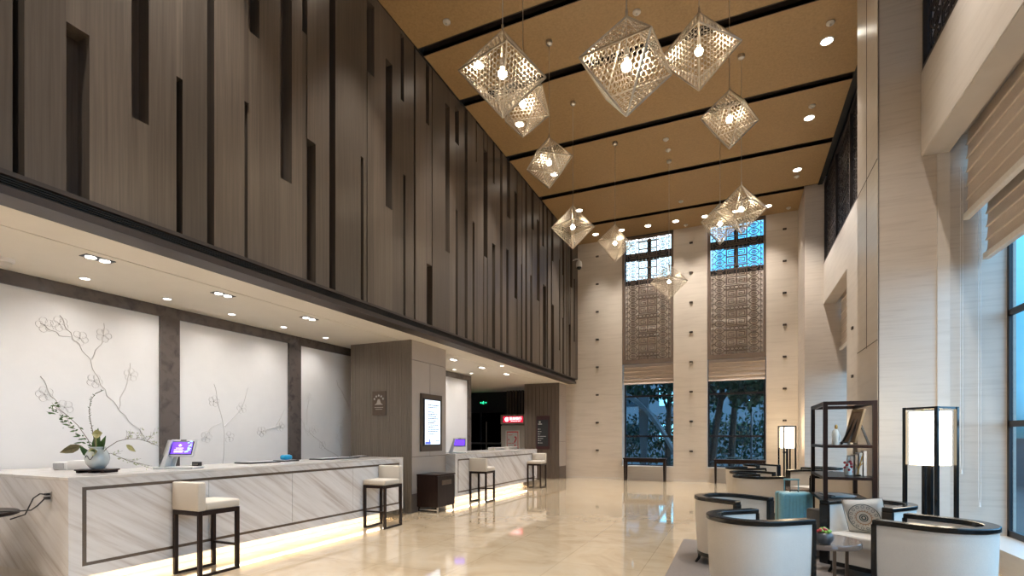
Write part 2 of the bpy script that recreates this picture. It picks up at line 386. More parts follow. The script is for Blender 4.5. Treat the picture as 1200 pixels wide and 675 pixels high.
struct('trim_4', MB().box(-5.3,-4.12,11.15,11.25,-.01,.0015).box(-4.20,-4.12,11.25,12.6,-.01,.0015), plain('brown_floor_inlay', (.30,.19,.10), .1))
# ------------------------------------------------------------------ windows
def window(name, mbf, mbg):
    w = struct(name, mbf, M['frame_dark']); struct('glass_pane', mbg, M['glass'], w); return w
def back_window(name, x0, x1):
    f = MB(); y0, y1 = 17.14, 17.2
    f.box(x0,x0+.05,y0,y1,.43,ZC).box(x1-.05,x1,y0,y1,.43,ZC).box(x0,x1,y0,y1,.43,.48)
    for z in (1.42,2.75,6.55,7.32): f.box(x0+.05,x1-.05,y0,y1,z-.03,z+.03)
    f.box((x0+x1)/2-.06,(x0+x1)/2+.06,y0-.02,y1,6.1,ZC).box(x0,x1,y0-.02,y1,6.44,6.62).box(x0,x1,y0-.02,y1,7.36,7.52)
    w = window(name, f, MB().box(x0+.05,x1-.05,17.165,17.175,.48,ZC))
    struct('window_ledge', MB().box(x0,x1,YB-.0,17.14,.43,.45), M['stone_light'], w); return w
back_window('window_1', -3.42, -1.80); back_window('window_2', -.80, .83)
def side_window(name, ya, yb, z0, z1, x=2.88, bars=(1.55,2.83), gm='glass'):
    f = MB().box(x,x+.035,ya,ya+.05,z0,z1).box(x,x+.035,yb-.05,yb,z0,z1).box(x,x+.035,ya,yb,z0,z0+.07).box(x,x+.035,ya,yb,z1-.07,z1)
    for z in bars: f.box(x,x+.035,ya,yb,z-.035,z+.035)
    n = max(1, round((yb-ya)/1.4))
    for i in range(1,n): f.box(x,x+.035,ya+(yb-ya)*i/n-.03,ya+(yb-ya)*i/n+.03,z0,z1)
    w = window(name, f, MB().box(x+.014,x+.020,ya+.05,yb-.05,z0+.07,z1-.07)); w.children[0].data.materials[0] = M[gm]; return w
side_window('window_3', .6, 7.69, .25, 4.99); side_window('window_4', 12.2, 15.2, .25, 4.99)
side_window('window_5', .6, 7.69, 5.85, 8.1, 2.6, (), 'glass_dark'); side_window('window_6', 8.86, 15.2, 5.85, 8.1, 2.6, (), 'glass_dark')

# ---- carved lattice
def lattice(x0, x1, z0, z1, mirror=False):   # returns MB in x,z with thickness in y (0..-.03)
    mb = MB(); W = x1-x0; P = .62; w = .020
    def br(u0, v0, u1, v1, ww=w):
        d = Vector((u1-u0, v1-v0)); L = d.length
        if L < 1e-4: return
        v0c, v1c = min(max(v0,z0),z1), min(max(v1,z0),z1)
        if (v0 < z0 and v1 < z0) or (v0 > z1 and v1 > z1): return
        n = Vector((-d.y, d.x))/L*ww/2; e = d/L*ww*.45
        a = (u0-e.x, v0c-e.y); b = (u1+e.x, v1c+e.y)
        pts = [(a[0]-n.x,a[1]-n.y),(b[0]-n.x,b[1]-n.y),(b[0]+n.x,b[1]+n.y),(a[0]+n.x,a[1]+n.y)]
        mb.add([(p[0],yy,p[1]) for yy in (0,-.014) for p in pts], [(0,1,2,3),(7,6,5,4),(0,4,5,1),(1,5,6,2),(2,6,7,3),(3,7,4,0)])
    def loop(pts):
        for a, b in zip(pts, pts[1:]+pts[:1]): br(*a, *b)
    def rect(a, b, c, d): loop([(a,b),(c,b),(c,d),(a,d)])
    def octo(cu, cv, ru, rv):
        k = .45; loop([(cu-ru,cv-rv*k),(cu-ru*k,cv-rv),(cu+ru*k,cv-rv),(cu+ru,cv-rv*k),(cu+ru,cv+rv*k),(cu+ru*k,cv+rv),(cu-ru*k,cv+rv),(cu-ru,cv+rv*k)])
    A, B = x0+W*.30, x0+W*.70; c = (x0+x1)/2
    v = z1
    for uu in (x0+W*.05, A, B, x1-W*.05): br(uu, z0, uu, z1, .014)
    while v > z0-P:
        # row of rings
        for i in range(5):
            octo(A+(B-A)*(i+.5)/5, v-.06, (B-A)/11, .042)
        br(A-.05, v-.005, B+.05, v-.005); br(A-.05, v-.118, B+.05, v-.118)
        # two rows of scroll boxes
        for r in range(2):
            t = v-.135-r*.235; b = t-.215
            for s in (-1,1):
                u0 = c+s*.012; u1 = c+s*((B-A)/2-.02)
                rect(min(u0,u1), b, max(u0,u1), t)
                m0 = u0+(u1-u0)*.22; m1 = u0+(u1-u0)*.8
                br(m0,t-.05,m1,t-.05); br(m1,t-.05,m1,b+.05); br(m1,b+.05,m0,b+.05); br(m0,b+.05,m0,b+.10); br(m0,b+.107,u0+(u1-u0)*.55,b+.107)
        # side lantern shapes
        for s in (-1,1):
            cu = c+s*W*.325
            for r in range(3):
                cv = v-.10-r*P/3
                octo(cu, cv, W*.085, .085); br(cu-W*.05,cv,cu+W*.05,cv); br(cu-W*.03,cv+.035,cu+W*.03,cv+.035); br(cu-W*.03,cv-.035,cu+W*.03,cv-.035)
                br(cu-W*.12,cv,cu-W*.085,cv); br(cu+W*.085,cv,cu+W*.12,cv); br(cu,cv-.085,cu,cv-.12)
            for r in range(4):
                cv = v-.06-r*P/4; uu = c+s*W*.475
                br(c+s*W*.44,cv,uu,cv); br(uu-s*.0,cv,uu,cv-.07)
        v -= P
    return mb
def screen_panel(label, x0, x1):
    t = thing('lattice_screen', label, 'window screen', (0,16.78,0), 0, 'lattice screens in the tall windows')
    obj('lattice', lattice(x0+.09, x1-.07, 3.92, 7.86), M['lattice'], t)
    obj('frame', MB().box(x0,x0+.09,-.04,.03,3.78,7.93).box(x1-.07,x1,-.04,.03,3.78,7.93).box(x0+.09,x1-.07,-.04,.03,3.78,3.92).box(x0+.09,x1-.07,-.04,.03,7.86,7.93), M['lattice'], t)
screen_panel('bronze lattice screen in the tall window nearer the bronze panelled wall', -3.415, -1.805)
screen_panel('bronze lattice screen in the tall window nearer the armchairs', -.795, .825)
def fold_blind(u0, u1, z0, z1, folds, dep=.05):   # folded slab along x
    mb = MB(); h = (z1-z0)/folds
    prof = []
    for i in range(folds):
        z = z0+i*h
        prof += [(-.004,z+h*.98),( -dep*.45,z+h*.5),(-dep,z+h*.12),(-dep*.8,z+h*.02)][::-1]
    n = len(prof); vs = [(u,y,z) for u in (u0,u1) for y,z in prof]+[(u,.01,z) for u in (u0,u1) for z in (z0,z1)]
    fs = [(i,i+1,n+i+1,n+i) for i in range(n-1)]; b = 2*n
    fs += [(b,b+1,b+3,b+2), (n-1,b+1,b+3,2*n-1), (0,n,b+2,b)]
    fs += [tuple(range(n))+(b+1,b), tuple(range(2*n-1,n-1,-1))+(b+2,b+3)]
    return mb.add(vs, fs)
def back_blind(label, x0, x1):
    t = thing('roman_blind', label, 'blind', (0,16.87,0), 0, 'roman blinds in the tall windows')
    obj('folded_fabric', fold_blind(x0+.03,x1-.02,3.12,3.80,5,.05), M['blind'], t)
    obj('backing_fabric', MB().box(x0+.03,x1-.02,-.045,-.035,3.80,6.37), M['backing'], t)
back_blind('taupe roman blind under the lattice, nearer the bronze panelled wall', -3.42, -1.80)
back_blind('taupe roman blind under the lattice, nearer the armchairs', -.80, .83)
# dark lattices above the window beam
def side_lattice(label, ya, yb):
    t = thing('lattice_screen', label, 'window screen', (2.14,0,0), 0, 'dark lattice screens above the beam')
    n = max(1, round((yb-ya)/1.55)); L = (yb-ya)/n
    R = Matrix.Rotation(PI/2, 4, 'Z'); mb = MB()
    for i in range(n):
        q = lattice(ya+i*L+.04, ya+(i+1)*L-.04, 5.95, 7.85); mb.add([tuple(R@Vector(v)) for v in q.v], q.f)
    obj('lattice', mb, M['lattice_dark'], t)
    f = MB().box(-.05,.03,ya,yb,5.85,5.93).box(-.05,.03,ya,yb,7.86,7.95)
    for i in range(n+1): f.box(-.05,.03,ya+i*L-.03,ya+i*L+.03,5.85,7.93)
    obj('frame', f, M['lattice_dark'], t)
side_lattice('dark lattice screen above the beam, between the two tall stone piers', 8.86, 15.2)
side_lattice('dark lattice screen above the beam over the window with the long blind cords', .6, 7.69)
def side_blind(label, x, ya, yb, z0, z1, folds):
    t = thing('roman_blind', label, 'blind', (x,0,0), -PI/2, 'roman blinds on the window side')
    obj('folded_fabric', fold_blind(-yb,-ya,z0+.07,z1,folds,.018), M['blind'], t)
    st = MB()
    for i in range(1, folds): zz = z0+.07+(z1-z0-.07)*i/folds; st.box(-yb,-ya,-.026,-.016,zz-.004,zz+.012)
    obj('fold_rib', st, M['rib'], t)
    obj('bottom_rail', MB().bbox(-yb-.01,-ya+.01,-.05,.012,z0,z0+.075,.008), M['blind_rail'], t)
    return t
# fold_blind faces -y locally; rotate -90deg: local -y -> -x world
side_blind('taupe roman blind hung highest, in front, with a white bottom rail, near window', 2.50, .7, 7.60, 3.95, 4.99, 6)
side_blind('taupe roman blind hung lower, just inside the blue near window glass', 2.68, .7, 7.60, 3.46, 4.6, 7)
side_blind('taupe roman blind in the window beyond the tall pier, front layer', 2.46, 12.3, 15.15, 3.6, 4.99, 8)
side_blind('thin gold-brown roman blind in the window beyond the tall pier, rear layer', 2.66, 12.3, 15.15, 3.1, 4.5, 8)
for x, zb, lab in ((2.617,.62,'long white blind cord reaching almost to the window sill'),(2.45,1.0,'white blind cord beside the stone pier, the shorter one')):
    t = thing('blind_cord', lab, 'blind cord', (x,7.64,0), 0)
    obj('cord', MB().tube([(-.012,0,4.6),(-.012,0,zb+.1),(-.006,0,zb),(.006,0,zb),(.012,0,zb+.1),(.012,0,4.6)],.003,5), M['blind_rail'], t)
    obj('weight', MB().cyl((0,0,zb-.04),(0,0,zb+.01),.012,.008,8), M['blind_rail'], t)

# ------------------------------------------------------------------ stone pier studs
stud_names = [(-4.25,'pier beside the bronze panelled wall'),(-1.27,'pier between the two tall windows'),(1.31,'pier on the armchair side')]
first = None
for x, nm in stud_names:
    for k in range(8):
        z = .95+.93*k
        if z > 7.7: continue
        lab = 'dark metal stud on the stone %s, %s from floor' % (nm, ORD[k])
        if not first:
            first = thing('wall_stud', lab, 'wall stud', (x,YB,z), 0, 'metal studs on the back wall')
            obj('plate', MB().bbox(-.05,.05,-.03,0,-.028,.028,.006), M['groove'], first)
            obj('screw', MB().cyl((0,-.034,0),(0,-.029,0),.012,.012,8), M['inlay'], first)
        else: dup(first, (x,YB,z), 0, lab)
for k,(z) in enumerate((2.57,3.5)):
    dup(first, (2.075,11.6,z), -PI/2, 'small dark metal stud on the window side wall, %s one' % ('lower' if k==0 else 'upper'))

# ------------------------------------------------------------------ pillars
p1 = struct('pillar_1', MB().box(-6.9,-5.50,7.83,9.03,0,3.2), M['flute_dark'])
mb = MB(); n = 26; w = (6.9-5.48)/n
for i in range(n): mb.box(-6.9+i*w+.004, -6.9+(i+1)*w-.004, 7.805, 7.835, 0, 3.2)
struct('fluted_panel', mb, M['flute'], p1)
struct('metal_panel', MB().box(-5.50,-5.48,7.836,9.03,2.84,3.2).box(-5.50,-5.48,7.836,8.43,1.03,2.83).box(-5.50,-5.48,8.44,9.03,1.03,2.83).box(-5.50,-5.48,7.836,9.03,.34,1.02), M['metal_panel'], p1)
struct('base_panel', MB().box(-5.50,-5.475,7.83,9.03,0,.34), M['brown_base'], p1)
p2 = struct('pillar_2', MB().box(-6.6,-5.37,16.02,16.75,0,3.2), M['flute_dark'])
mb = MB(); n = 9; w = (6.6-5.35)/n
for i in range(n): mb.box(-6.6+i*w+.004, -6.6+(i+1)*w-.004, 16.0, 16.03, 0, 3.2)
struct('fluted_panel', mb, M['flute_dark'], p2)
struct('metal_panel', MB().box(-5.37,-5.35,16.02,16.73,.42,1.24).box(-5.37,-5.35,16.02,16.73,1.25,2.78).box(-5.37,-5.35,16.02,16.73,2.79,3.2), M['metal_panel'], p2)
struct('base_panel', MB().box(-5.37,-5.345,16.02,16.73,0,.42), M['brown_base'], p2)

# ------------------------------------------------------------------ reception counters
def counter(label, y0, y1, xf, xb, zi0, zi1, ret=False):
    t = thing('reception_counter', label, 'counter', (xf,y0,0), 0, 'marble reception counters')
    L = y1-y0; D = xf-xb
    body = MB().box(-D,-.02,0,L,.17,1.02)
    if ret: body.box(-(xf-XA)+.05,-D,0,.75,.17,1.02)
    obj('body', body, M['veined'], t)
    # front slabs with mitred look: separate slabs so veins break at the joints
    fr = MB(); a = .12
    b0, b1 = zi0, zi1
    fr.box(-.02,0,0,a-.02,.165,1.03).box(-.02,0,L-a+.02,L,.165,1.03).box(-.02,0,a-.02,L-a+.02,.165,b0-.012).box(-.02,0,a-.02,L-a+.02,b1+.012,1.03)
    n = max(3, round(L/1.15)); s = (L-2*a)/n
    for i in range(n): fr.box(-.018,-.001,a+.015+i*s,a+.012+(i+1)*s-.002-(.015 if i==n-1 else 0),b0+.018,b1-.018)
    obj('front_slab', fr, M['veined'], t)
    obj('inlay', MB().box(-.019,-.006,a-.02,a+.015,b0-.012,b1+.012).box(-.019,-.006,L-a-.015,L-a+.02,b0-.012,b1+.012).box(-.019,-.006,a+.015,L-a-.015,b0-.012,b0+.018).box(-.019,-.006,a+.015,L-a-.015,b1-.018,b1+.012), M['inlay'], t)
    tp = MB().bbox(-D-.02,.003,-.004,L+.004,1.02,1.05,.004,1)
    if ret: tp.box(-(xf-XA)+.05,-D-.02,-.004,.78,1.02,1.05)
    obj('worktop', tp, M['worktop'], t)
    pl = MB().box(-D+.1,-.40,.10,L-.06,0,.17)
    if ret: pl.box(-(xf-XA)+.1,-D+.1,.10,.65,0,.17)
    obj('plinth', pl, M['worktop'], t)
    obj('light_strip', MB().box(-.36,-.33,.12,L-.1,.155,.168), M['strip'], t)
    # lamp strip as a real light
    ld = bpy.data.lights.new('counter_strip_light', 'AREA'); ld.shape = 'RECTANGLE'; ld.size = .06; ld.size_y = L-.25
    ld.energy = 3.2*L; ld.color = (1,.84,.60)
    lo = bpy.data.objects.new('counter_strip_light', ld); C.objects.link(lo); lo.location = (xf-.22, (y0+y1)/2, .15)
    return t
counter('long veined marble reception counter standing before the blossom relief wall', 2.45, 7.25, -5.26, -6.15, .27, .945, True)
counter('shorter veined marble counter beyond the pillar with the display screen', 9.04, 13.70, -5.26, -6.15, .25, .925)

# blossom reliefs on the white wall
def flower(mb, y, z, r):
    for k in range(5):
        a0 = k*2*PI/5+y; cy, cz = y+math.cos(a0)*r*.55, z+math.sin(a0)*r*.55
        mb.tube([(0,cy+math.cos(t*2*PI/9)*r*.42, cz+math.sin(t*2*PI/9)*r*.42) for t in range(10)], .0032, 4)
    mb.sphere((0,y,z), .014, 8)
def relief(label, branches, flowers, mat):
    t = thing('blossom_relief', label, 'wall relief', (XA+.004,0,0), 0, 'blossom branch reliefs on the white wall')
    mb = MB()
    for b in branches:
        pts = []
        for i in range(len(b)-1):
            for s in range(4):
                u = s/4; q = (1-u)
                w = math.sin((i*4+s)*1.3)*.008
                pts.append((0, b[i][0]*q+b[i+1][0]*u+w, b[i][1]*q+b[i+1][1]*u+w))
        pts.append((0,*b[-1])); mb.tube(pts, .0075, 5, .004)
    obj('branch', mb, mat, t)
    mb = MB()
    for y, z in flowers: flower(mb, y, z, .09)
    obj('blossom', mb, M['relief'], t)
relief('raised plum branch with round blossoms on the white panel behind the vase',
 [[(3.1,2.69),(3.19,2.64),(3.28,2.59),(3.41,2.58)],[(3.28,2.82),(3.35,2.68),(3.41,2.58),(3.48,2.49),(3.58,2.34),(3.65,2.15),(3.72,2.02),(3.77,1.92),(3.9,1.76),(3.99,1.64),(4.13,1.5),(4.3,1.3)],[(3.6,2.35),(3.65,2.48),(3.72,2.58),(3.73,2.82)],[(3.9,1.76),(3.92,1.91),(4.0,2.1),(4.03,2.36)],[(3.1,2.09),(3.2,1.88),(3.27,1.76),(3.35,1.62),(3.48,1.37)]],
 [(3.48,2.59),(3.28,2.72),(3.14,2.68),(3.73,2.67),(3.63,2.09),(4.04,2.21),(3.14,1.89),(3.33,1.75)], M['relief_warm'])
relief('faint raised twigs with blossoms on the white panel between the two dark marble strips',
 [[(6.07,1.5),(6.32,1.58),(6.5,1.88)],[(5.33,.97),(5.37,1.43),(5.27,1.88),(5.19,2.2)],[(5.37,1.56),(5.66,1.84),(5.77,2.19)],[(5.03,1.4),(5.16,1.55),(5.33,1.62)]],
 [(6.03,1.49),(6.41,1.58),(5.19,1.94),(5.66,1.86),(5.07,1.4),(5.44,1.4)], M['relief'])
relief('raised blossom twigs on the white panel beside the fluted pillar',
 [[(7.85,.98),(7.46,1.19),(7.24,1.38),(6.99,1.51),(6.92,1.64),(6.86,1.77)],[(6.99,1.62),(7.01,1.89),(7.06,2.21)],[(7.87,.98),(7.87,1.23),(7.77,1.38),(7.85,1.58),(7.96,1.78)],[(8.11,2.01),(7.98,2.22),(7.81,2.41),(7.75,2.52)]],
 [(7.06,1.51),(7.19,1.54),(7.39,1.24),(7.83,1.35),(7.85,1.66),(7.04,2.13)], M['relief_warm'])

# ------------------------------------------------------------------ stools
def make_stool(label):
    t = thing('counter_stool', label, 'stool', (0,0,0), 0, 'counter stools')
    W, D, z = .185, .205, .66; q = .019
    for sx in (-1,1):
        for sy in (-1,1): obj('leg', MB().bbox(sx*W-q,sx*W+q,sy*D-q,sy*D+q,0,z,.003,1), M['dark_wood'], t)
        obj('bottom_rail', MB().box(sx*W-q,sx*W+q,-D+q,D-q,0,.028), M['dark_wood'], t)
    obj('seat_frame', MB().box(-W+q,W-q,-D-q,-D+q,z-.045,z).box(-W+q,W-q,D-q,D+q,z-.045,z).box(-W-q,-W+q,-D+q,D-q,z-.045,z).box(W-q,W+q,-D+q,D-q,z-.045,z), M['dark_wood'], t)
    obj('footrest', MB().box(-W+q,W-q,D-.012,D+.012,.245,.27), M['dark_wood'], t)
    obj('seat', MB().bbox(-W-.018,W+.018,-D+.05,D+.025,z,z+.085,.022,3), M['cream2'], t, True)
    obj('backrest', MB().bbox(-W-.018,W+.018,-D-.03,-D+.055,z,z+.285,.016,3), M['cream2'], t, True)
    return t
s0 = make_stool('beige stool nearest the vase, its back towards the counter end')
s0.location = (-5.045,3.55,0)
dup(s0, (-5.05,6.44,0), PI+.03, 'beige stool tucked by the long counter next to the fluted pillar')
dup(s0, (-5.05,9.84,0), .02, 'beige stool at the shorter counter, just past the dark cabinet')
dup(s0, (-5.05,13.15,0), PI, 'beige stool at the far end of the shorter counter near the directory board')

# ------------------------------------------------------------------ dark cabinet
t = thing('cabinet', 'low espresso cabinet standing against the pillar under the display screen', 'cabinet', (-5.24,8.29,0))
obj('body', MB().box(-.23,.20,-.31,.31,.09,.675).box(-.235,.235,-.315,.315,.675,.70), M['dark_wood'], t)
for s in (-1,1):
    d = obj('door', MB().box(.20,.222,min(s*.002,s*.305),max(s*.002,s*.305),.10,.665), M['dark_wood'], t)
    obj('handle', MB().bbox(.222,.235,min(s*.002,s*.17),max(s*.002,s*.17),.50,.585,.003,1), M['inlay'], d)
for sx in (-1,1):
    for sy in (-1,1):
        lg = obj('leg', MB().cyl((sx*.20,sy*.28,.09),(sx*.205,sy*.285,0),.02,.014,8), M['steel'] if sy < 0 and sx > 0 else M['dark_wood'], t)
obj('lower_rail', MB().box(-.2,.2,-.29,-.27,.03,.05), M['steel'], t)

# ------------------------------------------------------------------ wall display, plaque, directory
t = thing('display_screen', 'tall lit digital notice screen on the pillar above the dark cabinet', 'screen', (-5.478,8.46,1.68))
obj('bezel', MB().box(0,.03,-.37,.37,-.56,.55), M['inlay'], t)
obj('housing', MB().box(.03,.045,-.305,.305,-.45,.46), M['black_plastic'], t)
scr = obj('screen', MB().box(.045,.048,-.27,.27,-.425,.435), M['screen'], t)
mb = MB(); r2 = random.Random(5)
for i in range(13):
    z = .33-i*.042-(.05 if i > 1 else 0); y = -.16
    while y < .2-(i*37%5)*.04:
        L = r2.uniform(.015,.05); mb.box(.048,.049,y,y+L,z,z+.016); y += L+.012
obj('text_line', mb, M['ink'], scr)
obj('picture', MB().box(.048,.049,-.26,-.08,-.42,-.375).box(.048,.049,-.13,-.09,-.375,-.33).box(.048,.049,.1,.24,-.36,-.345), M['ink_blue'], scr)
t = thing('star_plaque', 'dark plaque with five stars on the fluted pillar', 'plaque', (-6.2,7.803,2.04))
obj('plate', MB().bbox(-.16,.16,-.02,0,-.23,.23,.004,1), M['inlay'], t)
mb = MB()
for k in range(5):
    a = math.radians(150-k*30); cx, cz = math.cos(a)*.115, .02+math.sin(a)*.125
    pts = [(cx+math.cos(PI/2+j*PI/5)*(.026 if j%2==0 else .011), cz+math.sin(PI/2+j*PI/5)*(.026 if j%2==0 else .011)) for j in range(10)]
    mb.add([(x,yy,z) for yy in (-.021,-.028) for x,z in pts], [tuple(range(10))[::-1], tuple(range(10,20))]+[(i,(i+1)%10,10+(i+1)%10,10+i) for i in range(10)])
obj('star', mb, M['steel'], t)
obj('emblem', MB().add([(x,yy,z) for yy in (-.021,-.026) for x,z in ((-.10,-.03),(.10,-.03),(.05,0),(.02,.075),(-.02,.075),(-.05,0))], [(0,1,2,3,4,5),(11,10,9,8,7,6)]+[(i,(i+1)%6,6+(i+1)%6,6+i) for i in range(6)]).box(-.10,.10,-.024,-.02,-.085,-.075).box(-.08,.08,-.024,-.02,-.12,-.11), M['metal_panel'], t)
t = thing('directory_board', 'dark red and grey directory board on the far brown pillar', 'sign', (-5.915,15.995,1.545))
obj('board', MB().box(-.235,.235,-.03,0,-.56,.56), plain('dark_red_board', (.05,.012,.014), .4), t)
obj('face', MB().box(-.2,.19,-.034,-.03,-.46,.43), plain('dark_grey_board', (.022,.024,.027), .3), t)
mb = MB().box(-.14,-.08,-.037,-.034,.33,.38).box(-.17,-.03,-.037,-.034,.27,.30)
for i, z in enumerate((.10,.02,-.06,-.14,-.21,-.28,-.36)):
    mb.box(-.17,-.13,-.037,-.034,z,z+.03).box(-.11,-.11+(.03,.06,.02,.22,.12,.05,.10)[i],-.037,-.034,z+.004,z+.022)
obj('text_line', mb, plain('pale_lettering', (.5,.5,.48), .5), t)

# ------------------------------------------------------------------ bank machine, passage
t = thing('bank_machine', 'grey bank machine with red lit sign behind the shorter counter', 'bank machine', (-7.45,17.0,0))
obj('body', MB().bbox(-.50,.50,0,.8,0,1.82,.01,1).box(-.50,.50,.1,.8,1.82,1.86), M['atm_grey'], t)
hd = obj('header', MB().bbox(-.50,.50,-.04,.8,1.86,2.22,.015,2), M['atm_grey'], t)
sg = obj('sign_panel', MB().box(-.39,.40,-.055,-.04,1.93,2.15), M['red'], t)
lg = MB()
lg.tube([(-.235+.068*math.cos(math.radians(a)),-.058,2.04+.068*math.sin(math.radians(a))) for a in range(35,330,12)], .013, 6)
lg.box(-.25,-.17,-.062,-.056,2.028,2.052); lg.tube([(-.235+.03*math.cos(math.radians(a)),-.058,2.04+.03*math.sin(math.radians(a))) for a in range(20,350,20)], .009, 5)
obj('logo', lg, M['white_glow'], sg)
text_mesh('lettering', '招商银行', .125, M['white_glow'], (.11,-.058,2.06), (PI/2,0,0), sg)
text_mesh('small_lettering', 'CHINA MERCHANTS BANK', .032, M['white_glow'], (.11,-.058,1.975), (PI/2,0,0), sg)
ps = obj('poster', MB().box(-.30,.26,-.03,0,.80,1.64), plain('pale_frame', (.42,.39,.34), .5), t)
obj('border', MB().box(-.25,.21,-.034,-.03,.84,1.60), M['red_paint'], ps)
obj('sheet', MB().box(-.225,.185,-.037,-.034,.87,1.56), M['paper'], ps)
text_mesh('question_mark', '?', .52, M['red_paint'], (.09,-.04,1.22), (PI/2,0,0), ps)
mb = MB().box(-.19,-.02,-.039,-.037,1.46,1.48)
mb.box(-.19,-.15,-.039,-.037,1.27,1.33).box(-.2,-.06,-.039,-.037,1.16,1.18).box(-.04,.03,-.039,-.037,1.16,1.18).box(0,.14,-.039,-.037,.90,.93)
obj('text_line', mb, M['red_paint'], ps)
t = thing('slat_screen', 'screen of dark vertical slats above the bank machine', 'screen', (-7.35,18.0,0))
for i in range(13): obj('slat', MB().box(-.78+i*.125,-.73+i*.125,-.1,.0,2.25,3.195), M['slat'], t)
t = thing('exit_sign', 'green lit exit sign above the dark glass door', 'sign', (-9.3,18.25,2.78))
obj('housing', MB().box(-.2,.2,-.03,.04,-.09,.09), M['black_plastic'], t); t.scale = (.8,1,.8)
mb = MB()   # running figure and arrows
mb.sphere((.0,-.036,.055),.017,8)
for a, b in (((0,.04),(-.02,-.01)),((-.02,-.01),(.02,-.04)),((.02,-.04),(.01,-.075)),((-.02,-.01),(-.05,-.04)),((-.05,-.04),(-.08,-.045)),((0,.03),(.04,.0)),((0,.03),(-.05,.02))):
    mb.bar((a[0],-.036,a[1]),(b[0],-.036,b[1]),.016)
for s in (-1,1): mb.bar((s*.09,-.036,0),(s*.17,-.036,0),.014).bar((s*.17,-.036,0),(s*.14,-.036,.03),.014).bar((s*.17,-.036,0),(s*.14,-.036,-.03),.014)
obj('pictogram', mb, M['green_glow'], t)
d = struct('door_1', MB().box(-10.3,-10.22,17.9,18.0,0,2.4).box(-8.25,-8.17,17.9,18.0,0,2.4).box(-10.3,-8.17,17.9,18.0,2.36,2.44).box(-9.3,-9.24,17.9,18.0,0,2.4), M['frame_dark'])
struct('glass_pane', MB().box(-10.22,-8.25,17.945,17.955,0,2.36), M['glass_dark'], d)
struct('push_bar', MB().box(-10.2,-8.3,17.84,17.88,1.12,1.18).box(-9.0,-8.97,17.84,17.88,.5,2.0), M['steel'], d)

# ------------------------------------------------------------------ things on the counters
ZT = 1.05
CR = Vector((math.cos(math.atan(262/593.6)), math.sin(math.atan(262/593.6)), 0))   # direction across the view, for laying stems out
t = thing('vase', 'white glazed round vase with grey brush marks standing on a dark wooden stand', 'vase', (-5.76,2.92,ZT+.035))
obj('body', MB().lathe([(.042,0),(.055,.004),(.088,.05),(.100,.10),(.094,.15),(.070,.19),(.060,.20),(.070,.212),(.068,.218),(.058,.205),(.05,.17)], 28), M['glaze'], t, True)
obj('brush_mark', MB().tube([(.1*math.sin(a), -.1005*math.cos(a), .115+.02*math.sin(a*9)) for a in [x*.06 for x in range(0,14)]], .004, 5), M['bowl'], t)
t = thing('vase_stand', 'low dark slatted wooden stand under the white vase', 'stand', (-5.76,2.92,ZT), .4)
obj('top', MB().bbox(-.15,.15,-.10,.10,.02,.035,.004,1), M['dark_wood'], t)
for sx in (-1,0,1): obj('foot', MB().box(sx*.12-.015,sx*.12+.015,-.09,.09,0,.02), M['dark_wood'], t)
t = thing('flower_arrangement', 'loose arrangement of leaves, pale anthuriums and long twigs in the white vase', 'plant', (-5.76,2.92,ZT+.21))
def L3(dx, dz, dy=0): v = CR*dx; return (v.x+dy*-CR.y, v.y+dy*CR.x, dz)
def leaf(mb, base, tip, w, curl=.02):
    b, tp = Vector(base), Vector(tip); d = tp-b; side = d.cross(Vector((CR.y,-CR.x,0))).normalized()*w/2; n = d.cross(side).normalized()*curl
    prof = [(0,.08),(.2,.75),(.45,1),(.75,.6),(1,.02)]; vs = []
    for u, s in prof: vs += [tuple(b+d*u-side*s+n*0), tuple(b+d*u+n*s), tuple(b+d*u+side*s)]
    vs2 = [tuple(Vector(v)-n.normalized()*.0015) for v in vs]; k = len(vs); fs = []
    for i in range(4):
        for j in range(2):
            q = (i*3+j, i*3+j+1, i*3+j+4, i*3+j+3); fs += [q, tuple(x+k for x in q[::-1])]
    mb.add(vs+vs2, fs)
px = .00834
def S(x, y, dy=0): return L3((x-111)*px, (523-y)*px+.02, dy)
mb = MB()
mb.tube([S(109,535),S(100,512),S(88,495),S(74,482),S(62,474),S(55,468,.02)], .004, 5, .0015)
mb.tube([S(111,535),S(106,505),S(103,490),S(101,478),S(103,466),S(108,458),S(119,453)], .004, 5, .0015)
mb.tube([S(113,532),S(125,522,-.03),S(138,514,-.04),S(150,511,-.04),S(162,511,-.03),S(175,515,-.02),S(188,522)], .004, 5, .0015)
mb.tube([S(113,532),S(124,528,.03),S(138,535,.05),S(152,539,.05),S(168,543,.05)], .003, 5, .0012)
r3 = random.Random(11)
tw = []
for (x,y) in ((146,512),(150,511),(160,511),(166,512),(172,514),(178,517)):
    for k in range(2):
        ex, ey = x+r3.uniform(-3,12), y-r3.uniform(4,16); mb.tube([S(x,y,-.03),S((x+ex)/2+1,(y+ey)/2,-.03),S(ex,ey,-.05)], .0016, 4, .0008); tw.append((x,y,ex,ey))
for (x,y) in ((128,529),(136,534),(146,538),(154,540)):
    for k in range(2):
        ex, ey = x+r3.uniform(6,20), y+r3.uniform(-8,8); mb.tube([S(x,y,.04),S(ex,ey,.05)], .0014, 4, .0008); tw.append((x,y,ex,ey))
obj('twig', mb, M['twig'], t)
mb = MB()
for (x,y,ex,ey) in tw:
    for k in range(5):
        u = r3.random(); mb.sphere(S(x+(ex-x)*u+r3.uniform(-1,1), y+(ey-y)*u+r3.uniform(-1,1), .0), .005, 6)
obj('bud', mb, M['bud'], t)
mb = MB()
